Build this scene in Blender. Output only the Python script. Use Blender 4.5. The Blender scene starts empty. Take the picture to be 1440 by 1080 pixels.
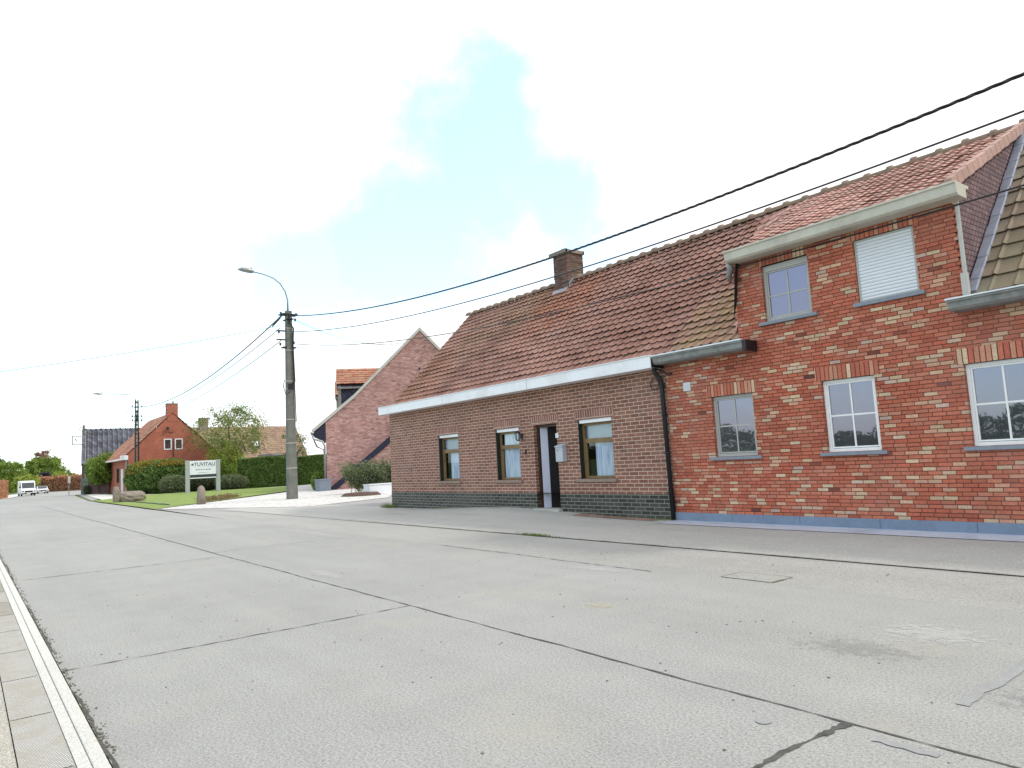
import bpy, math, random
from mathutils import Vector, Matrix
R = math.radians
random.seed(7)
S = bpy.context.scene
COL = S.collection

# ------------------------------------------------------------------ camera
CH = 1.25
FPX = 1001.55
YAW, PIT, ROL = R(-52.266), R(5.978), R(-3.093)
fw = Vector((math.sin(YAW)*math.cos(PIT), math.cos(YAW)*math.cos(PIT), math.sin(PIT)))
r0 = Vector((math.cos(YAW), -math.sin(YAW), 0)); u0 = r0.cross(fw)
rt = r0*math.cos(ROL) + u0*math.sin(ROL)
up = -r0*math.sin(ROL) + u0*math.cos(ROL)
cd = bpy.data.cameras.new('camera'); cam = bpy.data.objects.new('camera', cd); COL.objects.link(cam)
cd.sensor_width = 36; cd.lens = FPX/1440*36; cd.clip_start = .05; cd.clip_end = 4000
m = Matrix((rt, up, -fw)).transposed().to_4x4(); m.translation = Vector((0, 0, CH))
cam.matrix_world = m
S.camera = cam

def ray(x, y): return (x-720)*rt - (y-540)*up + FPX*fw
def PX(x, y, X): d = ray(x, y); t = X/d.x; return Vector((X, d.y*t, CH+d.z*t))      # photo point on the plane X
def PY(x, y, Y): d = ray(x, y); t = Y/d.y; return Vector((d.x*t, Y, CH+d.z*t))
def PG(x, y, z=0): d = ray(x, y); t = (z-CH)/d.z; return Vector((d.x*t, d.y*t, z))

# ------------------------------------------------------------------ light
EL, AZ = R(44), math.atan2(.65, .76)            # sun behind the houses, a little to the right
sdir = Vector((math.sin(AZ)*math.cos(EL), math.cos(AZ)*math.cos(EL), math.sin(EL)))
sl = bpy.data.lights.new('sun', 'SUN'); sl.energy = 1.5; sl.angle = R(8); sl.color = (1, .95, .87)
so = bpy.data.objects.new('sun', sl); COL.objects.link(so)
so.rotation_euler = sdir.to_track_quat('Z', 'Y').to_euler()
S.view_settings.view_transform = 'Standard'; S.view_settings.look = 'None'
S.view_settings.exposure = 0.5; S.view_settings.gamma = 1

class NT:
    def __init__(s, tree): s.t = tree; s.n = tree.nodes; s.l = tree.links
    def put(s, inp, v):
        if hasattr(v, 'is_output'): s.l.new(v, inp)
        elif isinstance(v, tuple) and len(v) == 3 and inp.type == 'RGBA': inp.default_value = (*v, 1)
        else: inp.default_value = v
    def node(s, typ, ins=None, **kw):
        nd = s.n.new(typ)
        for k, v in kw.items(): setattr(nd, k, v)
        for k, v in (ins or {}).items(): s.put(nd.inputs[k], v)
        return nd
    def m(s, op, a, b=None, c=None, clamp=False):
        nd = s.n.new('ShaderNodeMath'); nd.operation = op; nd.use_clamp = clamp
        for i, v in enumerate((a, b, c)):
            if v is not None: s.put(nd.inputs[i], v)
        return nd.outputs[0]
    def mix(s, f, a, b, bt='MIX'):
        nd = s.n.new('ShaderNodeMix'); nd.data_type = 'RGBA'; nd.blend_type = bt
        s.put(nd.inputs[0], f); s.put(nd.inputs[6], a); s.put(nd.inputs[7], b); return nd.outputs[2]
    def noise(s, vec, sc, det=3, rough=.55, out=0, dist=0):
        nd = s.n.new('ShaderNodeTexNoise'); nd.inputs['Scale'].default_value = sc; nd.inputs['Detail'].default_value = det
        nd.inputs['Roughness'].default_value = rough; nd.inputs['Distortion'].default_value = dist
        if vec is not None: s.l.new(vec, nd.inputs['Vector'])
        return nd.outputs[out]
    def ramp(s, f, stops, interp='LINEAR'):
        nd = s.n.new('ShaderNodeValToRGB'); e = nd.color_ramp.elements; nd.color_ramp.interpolation = interp
        while len(e) < len(stops): e.new(.5)
        for i, (p, c) in enumerate(stops):
            e[i].position = p; e[i].color = (*c, 1) if isinstance(c, tuple) else (c, c, c, 1)
        s.put(nd.inputs[0], f); return nd.outputs[0]
    def sm(s, x, a, b):
        nd = s.n.new('ShaderNodeMapRange'); nd.interpolation_type = 'SMOOTHSTEP'
        s.put(nd.inputs[0], x); nd.inputs[1].default_value = a; nd.inputs[2].default_value = b; return nd.outputs[0]
    def comb(s, x, y, z=0.0):
        nd = s.n.new('ShaderNodeCombineXYZ'); s.put(nd.inputs[0], x); s.put(nd.inputs[1], y); s.put(nd.inputs[2], z); return nd.outputs[0]
    def sep(s, v): nd = s.n.new('ShaderNodeSeparateXYZ'); s.l.new(v, nd.inputs[0]); return nd.outputs

w = bpy.data.worlds.new('World'); S.world = w; w.use_nodes = True
T = NT(w.node_tree); T.n.clear()
sky = T.node('ShaderNodeTexSky'); sky.sky_type = 'NISHITA'; sky.sun_disc = False
sky.sun_elevation = EL; sky.sun_rotation = AZ; sky.air_density = 1.0; sky.dust_density = 1.0
skys = T.mix(1.0, sky.outputs[0], (.235, .325, .335), 'MULTIPLY')
gv = T.node('ShaderNodeNewGeometry').outputs['Incoming']
vm = T.node('ShaderNodeVectorMath', operation='SCALE'); T.l.new(gv, vm.inputs[0]); vm.inputs['Scale'].default_value = -1
dv = vm.outputs[0]
warp = T.noise(dv, 3.2, 6, .6, out=1)
wv = T.node('ShaderNodeVectorMath', operation='MULTIPLY_ADD'); T.l.new(warp, wv.inputs[0]); wv.inputs[1].default_value = (.42, .42, .42); wv.inputs[2].default_value = (-.21, -.21, -.21)
wa = T.node('ShaderNodeVectorMath', operation='ADD'); T.l.new(dv, wa.inputs[0]); T.l.new(wv.outputs[0], wa.inputs[1])
blue = None                                     # openings in the cloud deck, as directions in the world
for px_, py_, rad, amt in [(685, 165, .11, 1), (770, 245, .11, 1), (640, 245, .12, 1), (560, 330, .13, 1), (480, 375, .11, .9), (790, 345, .1, .6),
                           (60, 490, .19, .4), (220, 490, .16, .36), (300, 560, .10, .7), (-30, 580, .13, 1), (870, 270, .10, .45), (420, 385, .1, .9), (845, 385, .1, .4), (-300, 300, .25, .7)]:
    d = ray(px_, py_).normalized()
    dd = T.node('ShaderNodeVectorMath', operation='DISTANCE'); T.l.new(wa.outputs[0], dd.inputs[0]); dd.inputs[1].default_value = d
    k = T.m('MULTIPLY', T.m('SUBTRACT', 1.0, T.sm(dd.outputs['Value'], rad*.45, rad*1.2)), amt)
    blue = k if blue is None else T.m('MAXIMUM', blue, k)
sx = T.sep(dv)
behind = T.sm(sx[1], .15, -.5)                  # thin, bluer veil over the fields behind the camera
cl2 = T.m('MULTIPLY', behind, T.sm(T.noise(wa.outputs[0], 2.3, 5), .42, .62))
open_ = T.m('MAXIMUM', T.m('MULTIPLY', blue, .70), T.m('MULTIPLY', behind, .45))
open_ = T.m('SUBTRACT', open_, T.m('MULTIPLY', cl2, .3), clamp=True)
cn = T.noise(wa.outputs[0], 4.0, 5)
cloud = T.mix(cn, (.93, .93, .93), (1.05, 1.05, 1.05))
skyc = T.mix(open_, cloud, skys)
bg = T.node('ShaderNodeBackground', {'Color': skyc, 'Strength': 1.0})
T.l.new(bg.outputs[0], T.node('ShaderNodeOutputWorld').inputs[0])

# ------------------------------------------------------------------ mesh helpers
def zg(x):                                      # the ground dips slightly far down the road
    if x > -85: return 0.
    if x < -125: return -.6
    return -.6*(-85-x)/40
def tag(o, label=None, cat=None, group=None, kind=None):
    if label: o['label'] = label
    if cat: o['category'] = cat
    if group: o['group'] = group
    if kind: o['kind'] = kind
    return o
def empty(name, loc, label, cat, group=None, rz=0):
    o = bpy.data.objects.new(name, None); COL.objects.link(o); o.empty_display_size = .2
    o.location = loc; o.rotation_euler = (0, 0, rz); return tag(o, label, cat, group)
class MB:
    def __init__(s): s.v = []; s.f = []; s.uv = None
    def add(s, vs, fs):
        k = len(s.v); s.v += [tuple(v) for v in vs]; s.f += [tuple(i+k for i in f) for f in fs]; return s
    def box(s, x0, x1, y0, y1, z0, z1):
        return s.add([(x, y, z) for z in (z0, z1) for y in (y0, y1) for x in (x0, x1)],
                     [(0, 2, 3, 1), (4, 5, 7, 6), (0, 1, 5, 4), (2, 6, 7, 3), (0, 4, 6, 2), (1, 3, 7, 5)])
    def obox(s, c, a, b, n, la, lb, ln):        # box at centre c with axes a, b, n (half sizes)
        c = Vector(c); vs = [c+a*la*i+b*lb*j+n*ln*k for k in (-1, 1) for j in (-1, 1) for i in (-1, 1)]
        return s.add(vs, [(0, 2, 3, 1), (4, 5, 7, 6), (0, 1, 5, 4), (2, 6, 7, 3), (0, 4, 6, 2), (1, 3, 7, 5)])
    def quad(s, a, b, c, d): return s.add([a, b, c, d], [(0, 1, 2, 3)])
    def prism(s, pts, off):                     # polygon extruded by a vector
        n = len(pts); off = Vector(off); pts = [Vector(p) for p in pts]
        return s.add(pts+[p+off for p in pts], [tuple(range(n))[::-1], tuple(range(n, 2*n))]+[(i, (i+1) % n, n+(i+1) % n, n+i) for i in range(n)])
    def tube(s, pts, r, n=8, cap=True):
        pts = [Vector(p) for p in pts]; k = len(s.v); N = len(pts)
        rs = r if isinstance(r, (list, tuple)) else [r]*N
        ref = Vector((0, 0, 1))
        for i, p in enumerate(pts):
            t = (pts[min(i+1, N-1)]-pts[max(i-1, 0)]).normalized()
            if abs(t.dot(ref)) > .95: ref = Vector((1, 0, 0)) if abs(t.x) < .9 else Vector((0, 1, 0))
            a = t.cross(ref).normalized(); b = t.cross(a)
            for j in range(n):
                an = 2*math.pi*j/n; s.v.append(tuple(p+a*math.cos(an)*rs[i]+b*math.sin(an)*rs[i]))
        for i in range(N-1):
            for j in range(n): s.f.append((k+i*n+j, k+i*n+(j+1) % n, k+(i+1)*n+(j+1) % n, k+(i+1)*n+j))
        if cap: s.f.append(tuple(k+j for j in range(n))[::-1]); s.f.append(tuple(k+(N-1)*n+j for j in range(n)))
        return s
    def build(s, name, mat, parent=None, smooth=False, bevel=0):
        me = bpy.data.meshes.new(name); me.from_pydata(s.v, [], s.f); me.materials.append(mat)
        if s.uv:
            L = me.uv_layers.new(name='tile'); i = 0
            for li, lo in enumerate(me.loops): L.data[li].uv = s.uv[lo.vertex_index]
        if smooth: me.polygons.foreach_set('use_smooth', [True]*len(me.polygons))
        o = bpy.data.objects.new(name, me); COL.objects.link(o)
        if bevel:
            b = o.modifiers.new('b', 'BEVEL'); b.width = bevel; b.segments = 2; b.limit_method = 'ANGLE'
        if parent:
            o.parent = parent
            if not parent.get('local'):
                p = parent; off = Vector((0, 0, 0))
                while p: off += p.location; p = p.parent
                o.location = -off
        return o

# ------------------------------------------------------------------ materials
def mat(name):
    m = bpy.data.materials.new(name); m.use_nodes = True; t = NT(m.node_tree); t.n.clear()
    b = t.node('ShaderNodeBsdfPrincipled'); o = t.node('ShaderNodeOutputMaterial'); t.l.new(b.outputs[0], o.inputs[0])
    t.b = b; t.o = o; t.oc = t.node('ShaderNodeTexCoord').outputs['Object']; return m, t
def bump(t, h, st=.5, dist=.01):
    bn = t.node('ShaderNodeBump', {'Strength': st, 'Distance': dist, 'Height': h}); t.l.new(bn.outputs[0], t.b.inputs['Normal'])
def plain(name, col, rough=.6, var=.25, sc=6., metal=0., bm=.1, spec=.4, dirt=None):
    m, t = mat(name)
    n = t.noise(t.oc, sc, 5, .6); n2 = t.noise(t.oc, sc*9, 3)
    f = t.m('ADD', t.m('MULTIPLY', n, .65), t.m('MULTIPLY', n2, .35))
    lo = tuple(c*(1-var) for c in col); hi = tuple(min(1, c*(1+var)) for c in col)
    c = t.ramp(f, [(.3, lo), (.7, hi)])
    if dirt: c = t.mix(t.m('MULTIPLY', t.sm(t.noise(t.oc, sc*.35, 6, .7), .48, .68), dirt[1]), c, dirt[0])
    t.put(t.b.inputs['Base Color'], c); t.b.inputs['Metallic'].default_value = metal
    t.put(t.b.inputs['Roughness'], t.m('ADD', t.m('MULTIPLY', n2, .2), rough-.1)); t.b.inputs['Specular IOR Level'].default_value = spec
    if bm: bump(t, n2, bm, .01)
    return m
def bricks(name, bw, bh, joint, mortar, stops, interp='CONSTANT', zoff=0., jit=.12, bst=.6, stain=None, rough=.8, soft=.002):
    m, t = mat(name)
    s = t.sep(t.oc)
    wob = t.m('MULTIPLY', t.m('SUBTRACT', t.noise(t.oc, 14., 2), .5), .006)
    u = t.m('ADD', t.m('ADD', s[0], s[1]), wob); v = t.m('ADD', t.m('SUBTRACT', s[2], zoff), wob)
    fv = t.m('DIVIDE', v, bh); row = t.m('FLOOR', fv)
    wn = t.node('ShaderNodeTexWhiteNoise', noise_dimensions='1D'); t.l.new(row, wn.inputs['W'])
    fu = t.m('ADD', t.m('ADD', t.m('DIVIDE', u, bw), t.m('MULTIPLY', t.m('PINGPONG', row, 1.0), .5)), t.m('MULTIPLY', wn.outputs['Value'], jit))
    cell = t.m('FLOOR', fu)
    a = t.m('FRACT', fu); du = t.m('MULTIPLY', t.m('MINIMUM', a, t.m('SUBTRACT', 1.0, a)), bw)
    b = t.m('FRACT', fv); dvv = t.m('MULTIPLY', t.m('MINIMUM', b, t.m('SUBTRACT', 1.0, b)), bh)
    rag = t.m('MULTIPLY', t.m('SUBTRACT', t.noise(t.oc, 60., 2), .5), .004)
    d = t.m('ADD', t.m('MINIMUM', du, dvv), rag)
    mask = t.sm(d, joint/2-soft*.5, joint/2+soft)
    w2 = t.node('ShaderNodeTexWhiteNoise', noise_dimensions='3D'); t.l.new(t.comb(cell, row, 3.7), w2.inputs['Vector'])
    col = t.ramp(w2.outputs['Value'], stops, interp)
    w3 = t.node('ShaderNodeTexWhiteNoise', noise_dimensions='3D'); t.l.new(t.comb(cell, row, 9.1), w3.inputs['Vector'])
    col = t.mix(1., col, t.ramp(w3.outputs['Value'], [(0, .87), (1, 1.13)]), 'MULTIPLY')
    col = t.mix(1., col, t.ramp(t.noise(t.oc, 45., 4, .7), [(.25, .72), (.75, 1.25)]), 'MULTIPLY')
    mor = t.mix(t.noise(t.oc, 20., 3), tuple(c*.75 for c in mortar), tuple(min(1, c*1.2) for c in mortar))
    col = t.mix(mask, mor, col)
    if stain: col = t.mix(t.m('MULTIPLY', t.sm(t.noise(t.oc, .55, 6, .65), .45, .72), stain[1]), col, stain[0])
    col = t.mix(1., col, t.ramp(t.noise(t.oc, .9, 4), [(.3, .88), (.7, 1.1)]), 'MULTIPLY')
    t.put(t.b.inputs['Base Color'], col); t.b.inputs['Roughness'].default_value = rough; t.b.inputs['Specular IOR Level'].default_value = .3
    bump(t, t.m('ADD', mask, t.m('MULTIPLY', t.noise(t.oc, 80., 3), .3)), bst, .012)
    return m
def tiles(name, stops, moss=(), rough=.75, big=(.3, .2), edge=None):
    m, t = mat(name)
    uv = t.node('ShaderNodeUVMap', uv_map='tile').outputs[0]; s = t.sep(uv)
    cu, cv = t.m('FLOOR', s[0]), t.m('FLOOR', s[1])
    w2 = t.node('ShaderNodeTexWhiteNoise', noise_dimensions='3D'); t.l.new(t.comb(cu, cv, 1.3), w2.inputs['Vector'])
    col = t.ramp(w2.outputs['Value'], stops)
    col = t.mix(1., col, t.ramp(t.noise(t.oc, .8, 5), [(.3, .8), (.7, 1.2)]), 'MULTIPLY')
    col = t.mix(1., col, t.ramp(t.noise(t.oc, 30., 4, .7), [(.3, .8), (.7, 1.15)]), 'MULTIPLY')
    for (c, rad, mc, am) in moss:
        dd = t.node('ShaderNodeVectorMath', operation='DISTANCE'); t.l.new(t.oc, dd.inputs[0]); dd.inputs[1].default_value = c
        k = t.m('SUBTRACT', 1.0, t.sm(dd.outputs['Value'], rad*.2, rad))
        k = t.m('MULTIPLY', t.m('MULTIPLY', k, t.sm(t.noise(t.oc, 2.6, 6, .7), .3, .62)), am)
        col = t.mix(k, col, mc)
    t.put(t.b.inputs['Base Color'], col); t.b.inputs['Roughness'].default_value = rough; t.b.inputs['Specular IOR Level'].default_value = .3
    bump(t, t.noise(t.oc, 60., 3), .25, .01)
    return m
def leafy(name, cols, rough=.6, trans=.25):
    m, t = mat(name)
    g = t.node('ShaderNodeNewGeometry')
    f = t.m('ADD', t.m('MULTIPLY', g.outputs['Random Per Island'], .6), t.m('MULTIPLY', t.noise(t.oc, 1.1, 3), .4))
    n = len(cols); c = t.ramp(f, [(.15+.7*i/(n-1), cols[i]) for i in range(n)])
    t.put(t.b.inputs['Base Color'], c); t.b.inputs['Roughness'].default_value = rough; t.b.inputs['Specular IOR Level'].default_value = .3
    tr = t.node('ShaderNodeBsdfTranslucent', {'Color': t.mix(.5, c, (.25, .35, .03))}); mx = t.node('ShaderNodeMixShader', {0: trans})
    t.l.new(t.b.outputs[0], mx.inputs[1]); t.l.new(tr.outputs[0], mx.inputs[2]); t.l.new(mx.outputs[0], t.o.inputs[0])
    return m
def concrete(name, base, sp=.5, tint=(.42, .38, .3), lane=True, streak=.5):
    m, t = mat(name); s = t.sep(t.oc)
    big = t.noise(t.oc, .35, 5, .6); mid = t.noise(t.oc, 2.3, 6, .65); fine = t.noise(t.oc, 70., 5, .8); grit = t.noise(t.oc, 230., 3, .7)
    st = t.noise(t.comb(t.m('MULTIPLY', s[0], .09), t.m('MULTIPLY', s[1], 1.3)), 1.0, 5, .6)
    k = t.m('ADD', t.m('ADD', t.m('MULTIPLY', big, .3), t.m('MULTIPLY', mid, .3)), t.m('MULTIPLY', st, .4))
    c = t.ramp(k, [(.33, tuple(b*.86 for b in base)), (.52, base), (.7, tuple(b*1.12 for b in base))])
    c = t.mix(1., c, t.ramp(fine, [(.36, 1-sp*.95), (.5, 1.0), (.64, 1+sp*.75)]), 'MULTIPLY')
    c = t.mix(1., c, t.ramp(grit, [(.35, 1-sp*.9), (.65, 1+sp*.8)]), 'MULTIPLY')
    c = t.mix(t.m('MULTIPLY', t.sm(t.noise(t.oc, .8, 7, .7), .52, .72), .35), c, tint)
    c = t.mix(t.m('MULTIPLY', t.sm(t.noise(t.oc, 9., 6, .75), .66, .74), .35), c, tuple(b*.55 for b in base))
    c = t.mix(t.m('MULTIPLY', t.sm(t.noise(t.oc, 3.3, 7, .8, dist=.4), .63, .71), .3), c, tuple(min(1, b*1.5) for b in base))
    if lane:
        wn = t.node('ShaderNodeTexWhiteNoise', noise_dimensions='2D')
        t.l.new(t.comb(t.m('FLOOR', t.m('DIVIDE', t.m('ADD', s[0], 5.78), 5.82)), t.m('FLOOR', t.m('DIVIDE', t.m('SUBTRACT', s[1], 3.19), 2.65))), wn.inputs[0])
        c = t.mix(1., c, t.ramp(wn.outputs['Value'], [(0, .95), (1, 1.04)]), 'MULTIPLY')
    t.put(t.b.inputs['Base Color'], c); t.b.inputs['Roughness'].default_value = .8; t.b.inputs['Specular IOR Level'].default_value = .35
    bump(t, t.m('ADD', fine, t.m('MULTIPLY', grit, .7)), .55, .006)
    return m

M = {}
M['road'] = concrete('road_concrete', (.345, .342, .322), .42)
M['gutterstrip'] = concrete('gutter_concrete', (.37, .362, .335), .4, lane=False)
M['pave'] = concrete('pavement_concrete', (.44, .43, .395), .4, lane=False)
M['soil2'] = plain('grey_grit', (.16, .15, .13), .95, .5, 30)
M['ridgemoss'] = plain('weathered_ridge_clay', (.22, .15, .11), .9, .4, 5, dirt=((.15, .14, .08), .6))
M['kerb'] = concrete('kerb_concrete', (.60, .59, .54), .25, tint=(.5, .46, .38), lane=False)
M['brownpave'] = concrete('brown_concrete', (.44, .41, .35), .5, lane=False)
M['joint'] = plain('joint_tar', (.085, .083, .075), .9, .5, 12)
M['patch'] = plain('joint_repair', (.30, .30, .295), .85, .2, 8)
M['white_wear'] = plain('worn_white', (.5, .5, .47), .9, .2, 10)
M['moss'] = plain('moss', (.09, .12, .03), .9, .5, 30)
M['soil'] = plain('soil', (.10, .06, .045), .95, .4, 12, bm=.6)
M['white'] = plain('white_paint', (.84, .84, .86), .45, .04, 3, dirt=((.5, .49, .44), .3))
M['pvc'] = plain('white_pvc', (.74, .76, .79), .35, .03, 4)
M['cream'] = plain('cream_board', (.55, .52, .44), .6, .12, 3, dirt=((.3, .29, .24), .4))
M['greywood'] = plain('weathered_board', (.24, .245, .235), .8, .35, 7, dirt=((.09, .095, .09), .6))
M['winframe'] = plain('window_frame_grey', (.42, .41, .38), .4, .06, 5)
M['winwhite'] = plain('window_frame_pale', (.82, .81, .79), .4, .06, 5)
M['sill'] = plain('bluestone_sill', (.22, .245, .285), .5, .15, 12)
M['plinth'] = plain('bluestone_plinth', (.17, .22, .30), .5, .18, 2.2, dirt=((.2, .26, .34), .5))
M['stepstone'] = plain('bluestone_strip', (.52, .56, .64), .6, .15, 3, dirt=((.3, .33, .38), .5))
M['oldsill'] = plain('brick_sill', (.27, .2, .16), .85, .2, 10)
M['darkjamb'] = plain('dark_jamb', (.02, .022, .018), .6, .4, 20)
M['wood'] = plain('brown_wood', (.20, .13, .05), .5, .3, 5)
M['darkwood'] = plain('dark_wood', (.06, .022, .012), .45, .3, 6)
M['black'] = plain('black_plastic', (.012, .012, .014), .4, .3, 8)
M['iron'] = plain('dark_iron', (.02, .02, .022), .45, .3, 20, metal=.3)
M['steel'] = plain('galvanised', (.30, .31, .31), .45, .12, 8, metal=.6)
M['zinc'] = plain('zinc_flashing', (.34, .36, .42), .5, .2, 6, metal=.3)
M['mailbox'] = plain('mailbox_paint', (.45, .47, .52), .4, .06, 4)
M['doorpanel'] = plain('door_panel', (.50, .50, .60), .4, .05, 3)
M['polecon'] = plain('pole_concrete', (.145, .15, .13), .85, .28, 5, dirt=((.09, .095, .08), .5))
M['stone'] = plain('rough_stone', (.24, .20, .165), .9, .35, 5, bm=.7)
M['pot'] = plain('zinc_planter', (.16, .19, .24), .5, .1, 3)
M['bark'] = plain('bark', (.09, .07, .05), .9, .35, 14, bm=.5)
M['signpost'] = plain('sign_post_grey', (.36, .38, .38), .5, .08, 4)
M['signboard'] = plain('sign_board_white', (.74, .78, .83), .35, .02, 2)
M['signink'] = plain('sign_ink', (.08, .11, .15), .5, .1, 5)
M['signband'] = plain('sign_band', (.04, .055, .065), .5, .2, 5)
M['greywall'] = plain('grey_render', (.27, .255, .235), .85, .08, 3)
M['tan'] = plain('tan_panel', (.40, .36, .29), .8, .08, 3)
M['autoglass'] = plain('vehicle_glass', (.05, .06, .07), .25, .1, 3, spec=.5)
M['carwhite'] = plain('car_white', (.8, .8, .8), .25, .02, 3, spec=.6)
M['rubber'] = plain('rubber', (.02, .02, .02), .7, .2, 9)
M['navy'] = plain('navy_board', (.012, .013, .035), .55, .3, 5)
M['navyslate'] = bricks('navy_slates', .2, .16, .012, (.01, .01, .015), [(0, (.03, .035, .06)), (1, (.07, .08, .12))], 'LINEAR')
M['fascia'] = plain('pale_fascia', (.5, .48, .44), .6, .1, 3)
M['darkin'] = plain('interior_dark', (.018, .017, .016), .9, .2, 3)  # near-black colour paints in the darkness of unlit rooms and roof voids
def gravel():
    m, t = mat('pale_gravel')
    n = t.noise(t.oc, 5., 4, .85); n2 = t.noise(t.oc, .5, 5, .6)
    c = t.ramp(n, [(.36, (.16, .15, .13)), (.45, (.48, .46, .43)), (.6, (.72, .70, .67))])
    c = t.mix(t.sm(n2, .35, .65), t.mix(.5, c, (.66, .65, .62)), c)
    t.put(t.b.inputs['Base Color'], c); t.b.inputs['Roughness'].default_value = .95; bump(t, n, .8, .02); return m
M['gravel'] = gravel()
M['asphalt'] = plain('side_asphalt', (.33, .32, .31), .9, .15, 1.5)
M['lightpath'] = plain('light_path', (.62, .60, .55), .9, .1, 2)
M['terrain'] = plain('field_grass', (.10, .14, .035), .95, .4, .6)
M['lawn'] = plain('lawn', (.21, .28, .06), .95, .25, 2.2, bm=.8, dirt=((.15, .2, .05), .4))
M['fencegrey'] = plain('fence_greygreen', (.16, .18, .16), .8, .2, 3)
M['fencered'] = plain('fence_maroon', (.12, .07, .065), .8, .2, 3)
M['redslab'] = bricks('red_pavers', .2, .1, .012, (.2, .18, .15), [(0, (.24, .14, .1)), (1, (.32, .2, .15))], 'LINEAR')

M['oldbrick'] = bricks('brown_bricks', .228, .073, .0085, (.68, .54, .41), [(0, (.19, .085, .062)), (.4, (.24, .108, .079)), (.8, (.275, .13, .095)), (1, (.21, .11, .085))], 'LINEAR', zoff=.005, jit=.08, bst=.35, stain=((.28, .18, .155), .3))
M['oldplinth'] = bricks('black_glazed_bricks', .228, .073, .009, (.30, .29, .23), [(0, (.022, .023, .02)), (.6, (.04, .041, .036)), (1, (.065, .065, .055))], 'LINEAR', zoff=.005, jit=.08, bst=.35, stain=((.13, .125, .10), .4), rough=.5)
M['oldsoldier'] = bricks('brown_soldier_bricks', .072, .5, .010, (.62, .50, .40), [(0, (.22, .09, .07)), (1, (.30, .14, .11))], 'LINEAR', zoff=.0, jit=0, bst=.35)
NB = [(0, (.08, .035, .03)), (.018, (.43, .105, .06)), (.2, (.47, .125, .07)), (.4, (.45, .135, .078)), (.6, (.50, .155, .09)), (.76, (.50, .19, .12)), (.84, (.56, .30, .20)), (.9, (.58, .38, .24)), (.97, (.58, .43, .28)), (1, (.52, .36, .3))]
M['newbrick'] = bricks('red_mixed_bricks', .172, .0545, .0068, (.13, .04, .03), NB, 'LINEAR', zoff=.14, jit=.5, bst=1.0, stain=((.46, .23, .18), .4))
M['newsoldier'] = bricks('red_mixed_soldiers', .066, .5, .009, (.10, .05, .035), [(0, (.5, .15, .09)), (.5, (.56, .25, .16)), (.7, (.64, .45, .3)), (.85, (.46, .12, .08))], 'CONSTANT', zoff=0, jit=0, bst=1.)
M['pinkbrick'] = bricks('pink_bricks', .21, .08, .016, (.27, .16, .14), [(0, (.40, .2, .175)), (.5, (.50, .28, .25)), (.85, (.58, .36, .33)), (1, (.26, .13, .12))], 'LINEAR', jit=.1, bst=.4)  # dark mortar colour paints in the shade of the recessed joints
M['rustbrick'] = bricks('rust_bricks', .21, .068, .010, (.36, .17, .12), [(0, (.36, .105, .066)), (1, (.42, .135, .085))], 'LINEAR', jit=.1, bst=.3)
M['chimbrick'] = bricks('sooty_bricks', .2, .066, .012, (.12, .10, .08), [(0, (.09, .045, .04)), (.6, (.16, .075, .06)), (1, (.2, .13, .11))], 'LINEAR', bst=1., stain=((.08, .09, .05), .75))
OT = [(0, (.27, .145, .115)), (.35, (.34, .185, .145)), (.7, (.38, .205, .16)), (1, (.35, .215, .18))]
M['oldtiles'] = tiles('clay_pantiles', OT, moss=[((-16.9, 12.4, 5.2), 2.6, (.2, .16, .1), .45), ((-15.3, 12.9, 5.6), 1.6, (.32, .22, .1), .35), ((-13.6, 12.5, 5.3), 2.0, (.36, .12, .05), .55), ((-18.6, 11, 3.7), 2.2, (.22, .10, .04), .5), ((-9.5, 11.2, 4.), 3.5, (.26, .12, .085), .5)])
M['redtiles'] = tiles('pale_pantiles', [(0, (.31, .155, .12)), (.5, (.38, .2, .155)), (1, (.35, .22, .18))], moss=[((-7.3, 10.7, 3.5), 1.7, (.42, .32, .16), .7), ((-8., 10.2, 3.1), 2.0, (.36, .25, .14), .4), ((-7.4, 12.4, 5), 2, (.25, .13, .1), .4)])
M['dormtiles'] = tiles('pinkish_tiles', [(0, (.42, .215, .175)), (.5, (.50, .275, .225)), (1, (.48, .31, .26))])
M['browntiles'] = tiles('brown_large_tiles', [(0, (.23, .17, .115)), (.5, (.29, .21, .15)), (1, (.28, .24, .17))], moss=[((-3.2, 10.4, 3.3), 1.5, (.2, .18, .1), .6)])
M['orangetiles'] = tiles('orange_tiles', [(0, (.35, .13, .08)), (.5, (.44, .2, .125)), (1, (.42, .25, .17))])
M['greentiles'] = tiles('mossy_brown_tiles', [(0, (.24, .16, .11)), (.5, (.33, .21, .15)), (1, (.30, .23, .15))], moss=[((-87, 23, 5), 6, (.18, .2, .08), .6)])
M['slatetiles'] = tiles('glazed_dark_tiles', [(0, (.06, .06, .075)), (.5, (.10, .10, .125)), (1, (.17, .17, .2))], rough=.12)
M['cheek'] = bricks('purple_slates', .105, .075, .008, (.03, .02, .025), [(0, (.17, .105, .115)), (.6, (.22, .14, .15)), (1, (.26, .16, .15))], 'LINEAR', bst=1.2)
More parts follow.
